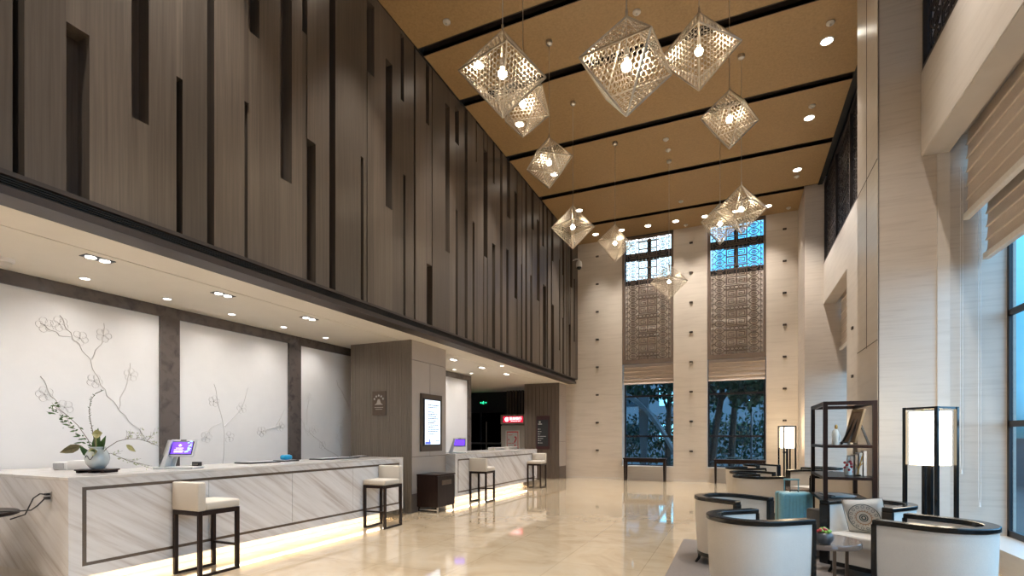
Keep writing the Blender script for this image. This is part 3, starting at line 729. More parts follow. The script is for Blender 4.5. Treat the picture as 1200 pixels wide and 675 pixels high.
for i in range(46):
    u = r3.random(); xs = 108+(56-108)*u+r3.uniform(-5,5); yy = 530-56*(u**.8)+r3.uniform(-6,6)
    a = r3.uniform(0,2*PI); mb_s = S(xs,yy,r3.uniform(-.05,.05)); e = S(xs+math.cos(a)*4.5, yy+math.sin(a)*3, r3.uniform(-.05,.05)); leaf(mb, mb_s, e, .017, .003)
for i in range(26):
    k = i/26; pts = [(106,505),(103,490),(101,478),(103,466),(108,458),(119,453)]; j = min(4,int(k*5)); f = k*5-j
    x = pts[j][0]*(1-f)+pts[j+1][0]*f; y = pts[j][1]*(1-f)+pts[j+1][1]*f; leaf(mb, S(x,y), S(x+r3.choice((-2.2,2.2)), y-1.5), .006, .001)
obj('small_leaf', mb, plain('olive_small_leaf', (.10,.16,.05), .5, var=.4), t)
mb = MB()
leaf(mb, S(108,533), S(112,498), .09, .02); leaf(mb, S(110,533), S(125,507,-.04), .07, .02); leaf(mb, S(107,534,-.03), S(98,519,-.08), .07, .02); leaf(mb, S(104,533,-.05), S(118,524,-.1), .08,.02)
obj('leaf', mb, M['leaf'], t)
mb = MB(); leaf(mb, S(97,519,-.05), S(73,527,-.06), .085, .02); mb.tube([S(108,533),S(97,519,-.05)], .003, 5); obj('bronze_leaf', mb, M['leaf_bronze'], t)
mb = MB(); leaf(mb, S(109,506,-.04), S(125,504,-.08), .085, .03); leaf(mb, S(108,527,-.08), S(123,525,-.12), .08, .03); leaf(mb, S(148,518,-.03), S(161,526,-.05), .05, .02)
mb.tube([S(110,533),S(113,505,-.04)], .003, 5); obj('spathe', mb, M['spathe'], t)

def kiosk(label, loc, rz, s=1.):
    t = thing('tablet_terminal', label, 'terminal', loc, rz, 'white tablet terminals on the counters')
    obj('base_plate', MB().bbox(-.21*s,.20*s,-.10*s,.10*s,0,.018*s,.005), M['white_plastic'], t)
    mb = MB()   # slanted side legs making an open A shape
    for y0 in (-.09,.075):
        mb.add([(x*s,(y0+dy)*s,z*s) for dy in (0,.015) for x,z in ((-.16,.018),(-.10,.018),(-.02,.30),(-.055,.30))], [(3,2,1,0),(4,5,6,7)]+[(i,(i+1)%4,4+(i+1)%4,4+i) for i in range(4)])
    mb.add([(x*s,yy*s,z*s) for yy in (-.09,.09) for x,z in ((-.16,.018),(-.145,.018),(-.045,.30),(-.06,.30))], [(3,2,1,0),(4,5,6,7)]+[(i,(i+1)%4,4+(i+1)%4,4+i) for i in range(4)])
    obj('stand', mb, M['white_plastic'], t)
    R = Matrix.Rotation(math.radians(-20),4,'X')
    T = Matrix.Translation((.055*s,-.03*s,.215*s))@R
    tb = obj('tablet', MB().bbox(-.135*s,.135*s,-.012*s,.012*s,-.095*s,.095*s,.008*s,2,T), M['white_plastic'], t)
    obj('bezel', MB().box(-.118*s,.118*s,-.0145*s,-.012*s,-.078*s,.07*s,T), M['black_plastic'], tb)
    sc = obj('screen', MB().box(-.106*s,.106*s,-.016*s,-.0145*s,-.068*s,.062*s,T), M['purple'], tb)
    ic = MB()
    for k in range(8):
        a = k*PI/4; ic.bar(T@Vector((-.02*s,-.0165*s,.025*s)), T@Vector((-.02*s+math.cos(a)*.017*s,-.0165*s,.025*s+math.sin(a)*.013*s)), .004*s)
    for i, (x0,x1,z) in enumerate(((-.06,.02,-.005),(-.075,-.035,-.022),(-.03,.015,-.022),(-.075,.03,-.038),(-.075,.02,-.05))): ic.box(x0*s,x1*s,-.0175*s,-.016*s,(z-.002)*s,(z+.002)*s,T)
    obj('icon', ic, M['screen_white'], sc)
    cy = MB(); rk = random.Random(2)
    for k in range(16):
        x = .03+rk.random()*.07; z = -.06+rk.random()*.115; cy.box(x*s,min(.105,(x+.022))*s,-.0175*s,-.016*s,z*s,(z+.007)*s,T@Matrix.Rotation(-.12,4,'Y'))
    obj('graphic', cy, M['screen_cyan'], sc)
    obj('camera_bar', MB().box(-.03*s,.03*s,-.015*s,-.012*s,.077*s,.088*s,T), M['black_plastic'], tb)
    return t
k1 = kiosk('white tablet terminal with violet screen on the long counter near the vase', (-5.66,3.66,ZT), math.radians(24), 1.05)
dup(k1, (-5.52,9.56,ZT), math.radians(24), 'white tablet terminal with violet screen on the shorter counter, beside the pillar', (1,1,1))
t = thing('desk_printer', 'pale grey box printer lying on the counter end beside the vase', 'printer', (-6.55,3.05,ZT), math.radians(24))
obj('body', MB().bbox(-.06,.09,-.12,.12,0,.085,.012,3).bbox(.09,.33,-.12,.12,0,.10,.01,2), M['white_plastic'], t, True)
obj('front_panel', MB().bbox(-.055,.06,-.125,-.118,.012,.075,.006,2), plain('grey_panel', (.35,.35,.36), .4), t)
t = thing('card_reader', 'small black box on the counter just past the violet tablet', 'card reader', (-5.95,4.06,ZT), .3)
obj('body', MB().bbox(-.045,.045,-.03,.03,0,.05,.006,2), M['black_plastic'], t); obj('slot', MB().box(-.035,.035,-.032,-.03,.02,.024), M['steel'], t)
t = thing('writing_tray', 'black leather writing tray lying near the middle of the long counter', 'tray', (-5.88,4.86,ZT), 0, 'black writing trays')
obj('tray', MB().bbox(-.13,.13,-.26,.26,0,.018,.006,2), M['black_plastic'], t); obj('paper', MB().box(-.10,.10,-.21,.21,.018,.02), M['white_plastic'], t)
t2 = dup(t, (-5.84,6.25,ZT), 0, 'long black writing tray lying past the blue box', (1,1.6,1))
dup(t, (-6.02,7.02,ZT), .3, 'short black writing tray at the counter end by the fluted pillar', (.8,.7,1))
dup(t, (-5.92,5.36,ZT), 0, 'small black tray under the blue box', (.9,.5,1))
t = thing('tissue_box', 'bright blue rounded box sitting on a small black tray', 'box', (-5.92,5.36,ZT+.021))
obj('body', MB().bbox(-.06,.06,-.07,.07,0,.07,.028,3), M['sky_blue'], t, True); obj('slot', MB().bbox(-.02,.02,-.05,.05,.068,.074,.002,1), M['white_plastic'], t)
t = thing('menu_card', 'cream folded card lying on the shorter counter', 'card', (-5.75,12.0,ZT))
obj('card', MB().bbox(-.1,.1,-.3,.3,0,.07,.004,1), M['cream2'], t); obj('edge', MB().box(-.1,.1,-.3,.3,.07,.074), M['white_plastic'], t)
dup(t, (-5.75,12.9,ZT), 0, 'brown folded card lying at the far end of the shorter counter')
# side table end, socket and cable
t = thing('side_table', 'round dark wooden side table next to the socket on the counter end', 'side table', (-6.02,2.06,0))
obj('table_top', MB().lathe([(.33,.715),(.35,.725),(.35,.74),(.34,.75)], 40), M['dark_wood'], t, True)
obj('pedestal', MB().lathe([(.2,0),(.2,.02),(.03,.05),(.03,.6),(.08,.715)], 20), M['dark_wood'], t, True)
t = thing('wall_socket', 'black power socket on the counter end by the dark side table', 'socket', (-5.545,2.448,.875))
obj('plate', MB().bbox(-.035,.035,-.006,0,-.045,.045,.002,1), M['steel'], t); obj('plug', MB().bbox(-.02,.02,-.04,-.006,-.025,.0,.004,2).bbox(-.02,.02,-.035,-.006,.01,.03,.004,2), M['black_plastic'], t)
tag(obj('power_cable', MB().tube([(-5.545,2.41,.86),(-5.57,2.37,.80),(-5.63,2.35,.76),(-5.70,2.3,.755),(-5.8,2.2,.755)], .006, 6).tube([(-5.545,2.415,.895),(-5.60,2.40,.90),(-5.66,2.38,.86),(-5.68,2.36,.79),(-5.70,2.34,.72),(-5.80,2.28,.68)], .006, 6), M['black_plastic']), 'thin black cable looping from the socket to the dark side table', 'cable')

# ------------------------------------------------------------------ armchairs
def uline(w, yf, off=0, n=22):
    pts = [(w+off, yf), (w+off, yf*.5)]
    for i in range(n+1):
        a = -PI*i/n; pts.append(((w+off)*math.cos(a), (w+off)*math.sin(a)))
    pts += [(-(w+off), yf*.5), (-(w+off), yf)]
    return pts
def ushell(mb, w, yf, th, z0, z1, off=0, taper=1., y_off=0, lv=1, bulge=0.):
    outer = uline(w, yf, off); inner = uline(w-th, yf, -off); n = len(outer); vs = []; fs = []
    rings = []
    prof = []
    for i in range(lv+1): u = i/lv; prof.append(('o', z0+(z1-z0)*u, 1-(1-taper)*(1-u)**1.5+bulge*math.sin(PI*u)))
    for i in range(lv,-1,-1): u = i/lv; prof.append(('i', z0+(z1-z0)*u, 1))
    for (k, z, s) in prof:
        src = outer if k == 'o' else inner
        vs += [(x*s, (y*s if y < yf*.9 else y)+y_off, z) for x, y in src]
    R = len(prof)
    for r in range(R):
        q = (r+1)%R
        for i in range(n-1): fs.append((r*n+i, r*n+i+1, q*n+i+1, q*n+i))
    fs.append(tuple(r*n for r in range(R))); fs.append(tuple(r*n+n-1 for r in range(R))[::-1])
    mb.add(vs, fs)
def make_armchair(label):
    t = thing('armchair', label, 'armchair', (0,0,0), 0, 'cream tub armchairs with black rims')
    w, yf, th = .335, .33, .075
    mb = MB(); ushell(mb, w, yf-.02, th, .125, .698, 0, .93, 0, 6, .006); obj('shell', mb, M['cream'], t, True)
    mb = MB(); ushell(mb, w, yf, th, .695, .736, .012); rim = obj('rim', mb, M['lacquer'], t)
    bv = rim.modifiers.new('bevel', 'BEVEL'); bv.width = .008; bv.segments = 2; bv.limit_method = 'ANGLE'
    for s in (-1,1): obj('arm_post', MB().bbox(s*(w-th/2)-th/2-.008, s*(w-th/2)+th/2+.008, yf-.03, yf+.008, .09, .698, .004, 1), M['lacquer'], t)
    mb = MB(); ushell(mb, w*.93, yf-.03, .06, .085, .128, .002); mb.box(-w+.05,w-.05,yf-.06,yf-.02,.085,.128); obj('base_frame', mb, M['lacquer'], t)
    inner = uline(w-th-.004, yf-.03, 0)[::-1]
    obj('seat_base', MB().prism(inner, .128, .30), M['cream'], t)
    c = obj('seat_cushion', MB().prism(uline(w-th-.006, yf-.005, 0)[::-1], .30, .42), M['cream'], t)
    bv = c.modifiers.new('bevel', 'BEVEL'); bv.width = .025; bv.segments = 3; bv.limit_method = 'ANGLE'
    for sx, sy in ((1,.26),(-1,.26),(1,-.17),(-1,-.17)):
        dx = sx*.03; dy = .02 if sy > 0 else -.03
        obj('leg', MB().tube([(sx*.25,sy,.09),(sx*.25+dx*.2,sy+dy*.2,.05),(sx*.25+dx,sy+dy,.0)], .02, 6, .012), M['lacquer'], t)
    return t
def chair_pose(a, b):   # a,b: outer ends of the two arms; returns centre and rotation so that local +y is the open side
    ax, ay = a; bx, by = b; mx, my = (ax+bx)/2, (ay+by)/2
    return mx, my
def place(front, ang, label, src=[None]):
    a = math.radians(ang); d = (math.cos(a), math.sin(a)); loc = (front[0]-.33*d[0], front[1]-.33*d[1], .008 if front[1] < 7 else 0)
    if src[0] is None:
        src[0] = make_armchair(label); src[0].location = loc; src[0].rotation_euler = (0,0,a-PI/2); return src[0]
    return dup(src[0], loc, a-PI/2, label)
place((.361,4.927), 41, 'cream tub armchair seen from behind, the nearest one, hiding part of the round table')
place((1.176,5.12), 147, 'cream tub armchair seen side on, closest to the window sill')
place((1.057,5.88), 229, 'cream tub armchair holding the cushion with the round pattern')
place((.19,5.92), -34, 'cream tub armchair standing half on the rug edge, in front of the teal suitcase')
place((.56,9.89), 37, 'cream tub armchair seen from behind, just beyond the teal suitcase')
place((.50,10.55), -36, 'cream tub armchair behind the one beyond the suitcase, open side inward')
place((1.35,10.32), 147, 'cream tub armchair seen through the bottom of the display shelf')
place((1.18,11.35), 229, 'cream tub armchair between the far floor lamp and the display shelf')
place((.40,12.35), 37, 'cream tub armchair in the farthest group, back towards the counters')
place((.72,13.4), -50, 'cream tub armchair in the farthest group, near the console table')
place((1.50,13.1), 147, 'cream tub armchair in the farthest group, near the window wall')

def round_table(label, loc):
    t = thing('coffee_table', label, 'table', loc, 0, 'round coffee tables between armchairs')
    obj('table_top', MB().lathe([(.30,.415),(.325,.42),(.325,.455),(.318,.465)], 48), M['table_top'], t, True)
    for k in range(4):
        a = k*PI/2+.35; obj('leg', MB().bar((.24*math.cos(a),.24*math.sin(a),.0),(.24*math.cos(a),.24*math.sin(a),.418),.025), M['inlay'], t)
    obj('stretcher', MB().bar((.24*math.cos(.35),.24*math.sin(.35),.06),(-.24*math.cos(.35),-.24*math.sin(.35),.06),.015).bar((-.24*math.sin(.35),.24*math.cos(.35),.06),(.24*math.sin(.35),-.24*math.cos(.35),.06),.015), M['inlay'], t)
    return t
rt = round_table('round brown marble coffee table between the four nearest armchairs', (.70,5.36,.008))
dup(rt, (.92,10.55,0), 0, 'round brown marble coffee table in the armchair group beyond the suitcase')
t = thing('succulent_bowl', 'small grey round bowl with green and red succulents on the nearest coffee table', 'plant', (.70,5.10,.474))
obj('bowl', MB().lathe([(.03,0),(.055,.01),(.075,.045),(.07,.085),(.055,.10),(.05,.095)], 20), M['bowl'], t, True)
g = MB(); rd = MB()
for k in range(26):
    a = random.uniform(0,2*PI); rr_ = random.uniform(0,.055); z = .10+random.uniform(0,.03)
    (rd if k%4 == 0 else g).sphere((rr_*math.cos(a), rr_*math.sin(a), z), .016, 6)
obj('succulent', g, plain('bright_succulent', (.18,.36,.06), .5), t); obj('flower', rd, M['red_flower'], t)
# cushion with round pattern
t = thing('cushion', 'white square cushion with a round teal and ochre medallion leaning in an armchair', 'cushion', (1.24,6.12,.425))
a = math.radians(229-90)
t.rotation_euler = (math.radians(-14), math.radians(8), a+.18)
t.scale = (.88,.88,.88); n = 14; vs = []; fs = []
for s in (1,-1):
    for i in range(n+1):
        for j in range(n+1):
            u, v = i/n*2-1, j/n*2-1
            th = .055*((1-u**4)*(1-v**4))**.5
            pin = 1-.06*(1-abs(u))*(abs(v)**3); pin2 = 1-.06*(1-abs(v))*(abs(u)**3)
            vs.append((u*.21*pin2, s*th, .21+v*.21*pin))
k = (n+1)**2
for s in (0,1):
    for i in range(n):
        for j in range(n):
            q = [s*k+i*(n+1)+j, s*k+(i+1)*(n+1)+j, s*k+(i+1)*(n+1)+j+1, s*k+i*(n+1)+j+1]; fs.append(tuple(q if s else q[::-1]))
obj('cover', MB().add(vs, fs), fabric('white_cushion_cloth', (.70,.67,.62)), t, True)
def ring(mb, r, w, cx=0, cz=0, seg=40, sq=1.):
    def yy(x, z): u, v = x/.21, z/.21; return .055*max(0,(1-u**4)*(1-v**4))**.5+.0015
    vs = []
    for i in range(seg):
        a = 2*PI*i/seg
        for q in (r-w/2, r+w/2):
            x, z = cx+q*math.cos(a), cz+q*math.sin(a)*sq; vs.append((x, yy(x,z)+.001, .21+z))
    fs = [(2*i, 2*i+1, (2*i+3)%(2*seg), (2*i+2)%(2*seg)) for i in range(seg)]; mb.add(vs, fs)
mb = MB(); ring(mb, .158, .007); ring(mb,.040,.010); ring(mb,.020,.012)
for k_ in range(15):
    a = 2*PI*k_/15; ring(mb, .0145, .0045, .130*math.cos(a), .130*math.sin(a), 12)
obj('medallion', mb, M['teal_line'], t)
mb = MB(); ring(mb, .078, .007)
for k_ in range(20):
    a = 2*PI*k_/20; ring(mb, .003, .005, .089*math.cos(a), .089*math.sin(a), 6)
obj('medallion_ring', mb, M['orange_line'], t)
obj('piping', MB().tube([(x*.207,0,.21+z*.207) for x,z in ((-1,-1),(1,-1),(1,1),(-1,1),(-1,-1))], .004, 5), M['piping'], t)

# ------------------------------------------------------------------ suitcase
t = thing('suitcase', 'teal ribbed hard-shell suitcase standing upright with raised handle', 'suitcase', (.735,8.0,0), math.radians(14))
body = MB().bbox(-.21,.21,-.125,-.004,.045,.64,.035,4).bbox(-.21,.21,.004,.125,.045,.64,.035,4)
obj('shell', body, M['teal'], t, True)
mb = MB()
for i in range(9): mb.bbox(-.168+i*.042-.007,-.168+i*.042+.007,-.136,-.12,.09,.60,.005,2); mb.bbox(-.168+i*.042-.007,-.168+i*.042+.007,.12,.131,.09,.60,.004,1)
obj('rib', mb, M['teal'], t)
obj('zip_band', MB().bbox(-.207,.207,-.006,.006,.048,.637,.02,2), M['teal_dark'], t)
obj('pull_handle', MB().cyl((-.09,.08,.6),(-.09,.08,.80),.008).cyl((.09,.08,.6),(.09,.08,.80),.008).bbox(-.105,.105,.065,.095,.79,.815,.008,2), M['teal'], t)
obj('carry_handle', MB().tube([(-.055,-.02,.638),(-.045,-.02,.665),(.045,-.02,.665),(.055,-.02,.638)], .009, 6), M['black_plastic'], t)
for sx in (-1,1):
    for sy in (-1,1): obj('wheel', MB().cyl((sx*.17-.012,sy*.09,.024),(sx*.17+.012,sy*.09,.024),.024,.024,14).box(sx*.17-.018,sx*.17+.018,sy*.09-.012,sy*.09+.012,.028,.052), M['black_plastic'], t)

# ------------------------------------------------------------------ display shelf and what stands on it
SX0, SX1, SY0, SY1, SZ = .955, 1.49, 7.0, 8.10, 1.82
t = thing('display_shelf', 'open espresso display shelf standing in front of the tall stone pier', 'shelf', (SX0,SY0,0))
w_, d_ = SX1-SX0, SY1-SY0
for x in (0,w_-.045):
    for y in (0,d_-.045): obj('post', MB().box(x,x+.045,y,y+.045,0,SZ), M['dark_wood'], t)
mb = MB().box(.045,w_-.045,.0,.04,SZ-.045,SZ-.001).box(.045,w_-.045,d_-.04,d_,SZ-.045,SZ-.001).box(0.002,.04,.045,d_-.045,SZ-.045,SZ-.001).box(w_-.04,w_-.002,.045,d_-.045,SZ-.045,SZ-.001)
obj('top_frame', mb, M['dark_wood'], t)
levels = (.10,.61,.895,1.27)
for z in levels:
    obj('shelf_board', MB().box(.003,w_-.003,.003,d_-.003,z,z+.032), M['dark_wood'], t)
def on(dx, dy, lv): return (SX0+dx, SY0+dy, levels[lv]+.032)
t = thing('figurine', 'white standing ceramic figurine on the upper board of the display shelf', 'figurine', on(.17,.3,3), .5); t.scale = (.72,.72,1.02)
obj('body', MB().lathe([(.05,0),(.055,.02),(.05,.08),(.058,.13),(.045,.17),(.02,.19)], 14), M['glaze'], t, True)
obj('head', MB().sphere((0.01,0,.215), .026, 10, 1.2), M['gold'], t, True)
obj('arm', MB().tube([(.04,0,.15),(.075,-.01,.10),(.065,-.03,.06),(.03,-.04,.03)], .013, 6), M['glaze'], t, True)
t = thing('framed_picture', 'brown carved picture leaning on a dark easel on the upper shelf board', 'picture', on(.33,.42,3), math.radians(-78))
T = Matrix.Rotation(math.radians(-14),4,'X')
obj('frame', MB().box(-.16,-.13,-.012,.012,.03,.45,T).box(.13,.16,-.012,.012,.03,.45,T).box(-.13,.13,-.012,.012,.03,.06,T).box(-.13,.13,-.012,.012,.42,.45,T), M['dark_gold'], t)
obj('picture_face', MB().box(-.13,.13,-.006,.006,.06,.42,T), M['picture'], t)
obj('easel', MB().bar((-.10,-.05,0),(-.03,.10,.36),.02).bar((.10,-.05,0),(.03,.10,.36),.02).bar((0,.22,0),(0,.09,.36),.02).bar((-.11,-.05,.03),(.11,-.05,.03),.02), M['black_plastic'], t)
t = thing('bottle_vase', 'slim glass vase with red flowers on the middle shelf board', 'vase', on(.30,.30,2))
obj('body', MB().lathe([(.025,0),(.04,.01),(.042,.08),(.018,.13),(.016,.22),(.02,.24)], 14), M['glaze'], t, True)
mb = MB()
for k in range(12): a = k*2.4; mb.sphere((.035*math.cos(a), .035*math.sin(a), .05+k*.012), .017, 6)
obj('flower', mb, M['red_flower'], t)
t = thing('brass_branch', 'small gilded branch ornament beside the red flowers on the shelf', 'ornament', on(.40,.32,2))
obj('stem', MB().tube([(0,0,0),(.01,0,.08),(.03,0,.16),(.05,0,.24)], .008, 6).tube([(.01,0,.08),(-.02,0,.14)], .006, 6).tube([(.02,0,.12),(.06,0,.16)], .006, 6), M['gold'], t)
obj('base', MB().bbox(-.03,.03,-.03,.03,0,.015,.004,1), M['dark_wood'], t)
for k in range(3):
    o = thing('magazine', ('glossy grey magazine lying at the bottom of the small stack on the shelf','pale magazine lying in the middle of the small stack on the shelf','white magazine on top of the small stack on the shelf')[k], 'magazine', (SX0+.22,SY0+.5,levels[1]+.032+k*.012), .2*k, 'magazines stacked on the low shelf board')
    obj('cover', MB().bbox(-.13,.13,-.17,.17,.001,.011,.002,1), (M['bowl'],M['glaze'],M['white_plastic'])[k], o); obj('spine', MB().box(-.134,-.13,-.17,.17,.001,.011), M['ink'], o)
for k in range(4):
    o = thing('book', ('tall white book standing against the shelf post','white book second from the shelf post','grey book third from the shelf post','thin pale book furthest from the shelf post')[k], 'book', (SX1-.07-k*.045,SY0+.35,levels[2]+.032), 0, 'upright books on the middle shelf board')
    obj('cover', MB().box(0,.004,0,.2,0,.30-.02*k).box(.034,.038,0,.2,0,.30-.02*k).box(0,.038,0,.004,0,.30-.02*k), (M['white_plastic'],M['white_plastic'],M['metal_panel'],M['cream'])[k], o); obj('pages', MB().box(.004,.034,.004,.195,.003,.295-.02*k), M['paper'], o)
t = thing('suitcase', 'black case standing on the floor between armchair and display shelf', 'suitcase', (.915,6.74,.008), .45)
obj('shell', MB().bbox(-.10,.10,-.16,.16,.03,.56,.025,3), M['black_plastic'], t, True)
obj('carry_handle', MB().tube([(0,-.06,.558),(0,-.05,.59),(0,.05,.59),(0,.06,.558)], .01, 6), M['steel'], t)
for sx in (-1,1):
    for sy in (-1,1): obj('wheel', MB().cyl((sx*.07-.01,sy*.13,.016),(sx*.07+.01,sy*.14,.016),.016,.016,10), M['grille'], t)

# ------------------------------------------------------------------ floor lamps
def make_lamp(label):
    t = thing('floor_lamp', label, 'floor lamp', (0,0,0), 0, 'square lantern floor lamps')
    h = 1.70; a = .15
    for sx in (-1,1):
        for sy in (-1,1): obj('post', MB().bbox(sx*a-.017,sx*a+.017,sy*a-.017,sy*a+.017,0,h,.003,1), M['lacquer'], t)
    obj('top_rail', MB().box(-a,a,-a-.01,-a+.01,h-.025,h-.001).box(-a,a,a-.01,a+.01,h-.025,h-.001).box(-a-.01,-a+.01,-a,a,h-.025,h-.001).box(a-.01,a+.01,-a,a,h-.025,h-.001), M['lacquer'], t)
    obj('lamp_shade', MB().bbox(-a+.022,a-.022,-a+.022,a-.022,1.10,h-.045,.012,3), M['lamp_shade'], t)
    obj('base_plate', MB().box(-a,a,-a,a,.02,.04).box(-.02,.02,-.02,.02,.04,1.1), M['lacquer'], t)
    return t
lm = make_lamp('tall black-framed floor lamp with glowing white shade beside the near stone pier')
lm.location = (1.85,6.57,.008); lm.rotation_euler = (0,0,math.radians(43))
dup(lm, (1.27,15.5,0), math.radians(21), 'distant black-framed floor lamp with glowing white shade by the back wall')
for (x,y) in ((1.85,6.57),(1.27,15.5)):
    ld = bpy.data.lights.new('lamp_light', 'POINT'); ld.energy = 9; ld.color = (1,.80,.52); ld.shadow_soft_size = .16
    lo = bpy.data.objects.new('lamp_light', ld); C.objects.link(lo); lo.location = (x,y,1.78)

# ------------------------------------------------------------------ consoles, rug, camera dome
def console(label, x0, x1):
    t = thing('console_table', label, 'console table', ((x0+x1)/2,16.45,0), 0, 'dark console tables under the tall windows')
    h = (x1-x0)/2
    obj('table_top', MB().bbox(-h,h,-.2,.2,.69,.73,.005,1), M['dark_wood'], t)
    for sx in (-1,1):
        for sy in (-1,1): obj('leg', MB().add([(sx*(h-.05)+dx*k, sy*.15+dy*k, z) for z,k in ((0,.75),(.69,1.15)) for dx,dy in ((-.03,-.03),(.03,-.03),(.03,.03),(-.03,.03))], [(3,2,1,0),(4,5,6,7)]+[(i,(i+1)%4,4+(i+1)%4,4+i) for i in range(4)]), M['dark_wood'], t)
    obj('apron', MB().box(-h+.07,h-.07,-.165,-.14,.60,.69).box(-h+.07,h-.07,.14,.165,.60,.69), M['dark_wood'], t)
console('dark wooden console table under the tall window nearer the bronze panelled wall', -3.30, -1.98)
console('dark wooden console table under the tall window nearer the armchairs', -.60, .80)
tag(obj('rug', MB().bbox(-.65,1.92,3.2,7.28,0,.008,.003,1), M['rug']), 'taupe rug under the four nearest armchairs and their coffee table', 'rug')
t = thing('security_camera', 'white dome security camera on a bracket where panelled wall meets back wall', 'camera', (-4.70,16.1,7.05))
obj('bracket', MB().tube([(-.23,0,.16),(-.1,0,.2),(0,0,.17),(0,0,.1)], .022, 8), M['white_plastic'], t, True)
obj('housing', MB().lathe([(.03,.13),(.085,.10),(.10,.02),(.10,-.06),(.09,-.08)], 20), M['white_plastic'], t, True)
obj('dome', MB().lathe([(.08,-.08),(.075,-.12),(.045,-.155),(.01,-.165)], 20), M['black_plastic'], t, True)
t = thing('security_camera', 'white dome security camera under the low ceiling above the counter end', 'camera', (-6.75,2.61,3.2))
obj('housing', MB().lathe([(.075,0),(.078,-.03),(.07,-.04)], 24), M['white_plastic'], t, True)
obj('dome', MB().lathe([(.058,-.04),(.05,-.075),(.02,-.095),(.002,-.098)], 20), M['smoked'], t, True)

# ------------------------------------------------------------------ pendants
def octa_shade(R, n):
    mb = MB(); V = {'t':(0,0,R),'b':(0,0,-R),0:(R,0,0),1:(0,R,0),2:(-R,0,0),3:(0,-R,0)}
    for a in range(4):
        for pole in ('t','b'):
            A, B, Cc = Vector(V[a]), Vector(V[(a+1)%4]), Vector(V[pole])
            nrm = (A+B+Cc).normalized(); pitch = (B-A).length/n; u = (B-A).normalized(); v = nrm.cross(u)
            if v.dot(Cc-A) < 0: v = -v
            r0 = pitch/math.sqrt(3)*1.002; r1 = r0*.83
            ang = [math.radians(30+60*k) for k in range(6)]
            for i in range(1, n):
                for j in range(1, n-i):
                    c = A+(B-A)*(i/n)+(Cc-A)*(j/n); ro = []; ri = []
                    for t_ in ang:
                        d = math.cos(t_)*u+math.sin(t_)*v; ro.append(c+d*r0); ri.append(c+d*r1)
                    vs = [tuple(p) for p in ro+ri]+[tuple(p-nrm*.0018) for p in ro+ri]
                    fs = []
                    for k in range(6):
                        q = (k+1)%6
                        fs += [(k,q,6+q,6+k),(12+k,18+k,18+q,12+q),(6+k,6+q,18+q,18+k)]
                    mb.add(vs, fs)
    return mb
R0 = .42
shade_mb = octa_shade(R0, 13)
def make_pendant(label):
    t = thing('pendant_lamp', label, 'pendant lamp', (0,0,0), 0, 'perforated octahedral pendant lamps')
    obj('lamp_shade', shade_mb, M['shade_metal'], t)
    f = MB(); P = [(R0,0,0),(0,R0,0),(-R0,0,0),(0,-R0,0)]
    for k in range(4):
        f.bar(P[k],P[(k+1)%4],.013).bar(P[k],(0,0,R0),.013).bar(P[k],(0,0,-R0),.013)
    f.cyl((0,0,R0-.01),(0,0,R0+.05),.012,.012,8)
    obj('edge_frame', f, M['shade_metal'], t)
    obj('socket', MB().cyl((0,0,.06),(0,0,.15),.022,.022,10).cyl((0,0,.15),(0,0,R0),.004,.004,6), M['steel'], t)
    obj('bulb', MB().sphere((0,0,.0), .042, 14), M['bulb'], t, True)
    return t
PD = [((-2.05,4.42,4.89),-60,'nearest the bronze wall, overlapping a smaller one behind it'),
 ((-2.50,6.01,5.67),-34,'partly hidden behind the lamp nearest the bronze wall'),
 ((-.84,4.29,4.52),-53,'hanging lowest and looking largest'),
 ((-.36,5.79,5.54),-87,'beside the largest lamp, on the window side'),
 ((-.08,7.83,5.91),-64,'alone below the lamp beside the largest one'),
 ((-2.82,7.91,5.93),-97,'below the overlapping pair, near the bronze wall'),
 ((-2.91,9.54,5.50),-70,'in front of the security camera corner'),
 ((-2.45,11.22,5.70),-50,'just beside the first tall window'),
 ((-1.44,12.46,5.07),-80,'hanging in front of the first tall window, the lowest far one'),
 ((.09,9.53,5.30),-75,'in front of the second tall window, the nearer of two'),
 ((-.29,11.16,5.74),-55,'in front of the second tall window, the farther of two')]
src = None
for i, (p, rz, nm) in enumerate(PD):
    lab = 'perforated octahedral pendant lamp '+nm
    if src is None: src = make_pendant(lab); src.location = p; src.rotation_euler = (0,0,math.radians(rz)); t = src; kids = list(src.children)
    else:
        t = src.copy(); C.objects.link(t); t.location = p; t.rotation_euler = (0,0,math.radians(rz)); t['label'] = lab
        for ch in kids: c = ch.copy(); C.objects.link(c); c.parent = t
    H = ZC-p[2]
    obj('cord', MB().cyl((0,0,R0+.04),(0,0,H-.05),.0045,.0045,6), M['steel'], t)
    obj('canopy', MB().lathe([(.02,H-.07),(.05,H-.05),(.055,H-.02),(.055,H)], 16), M['steel'], t, True)
    ld = bpy.data.lights.new('pendant_light', 'POINT'); ld.energy = 15; ld.color = (1,.84,.62); ld.shadow_soft_size = .055
    lo = bpy.data.objects.new('pendant_light', ld); C.objects.link(lo); lo.location = p

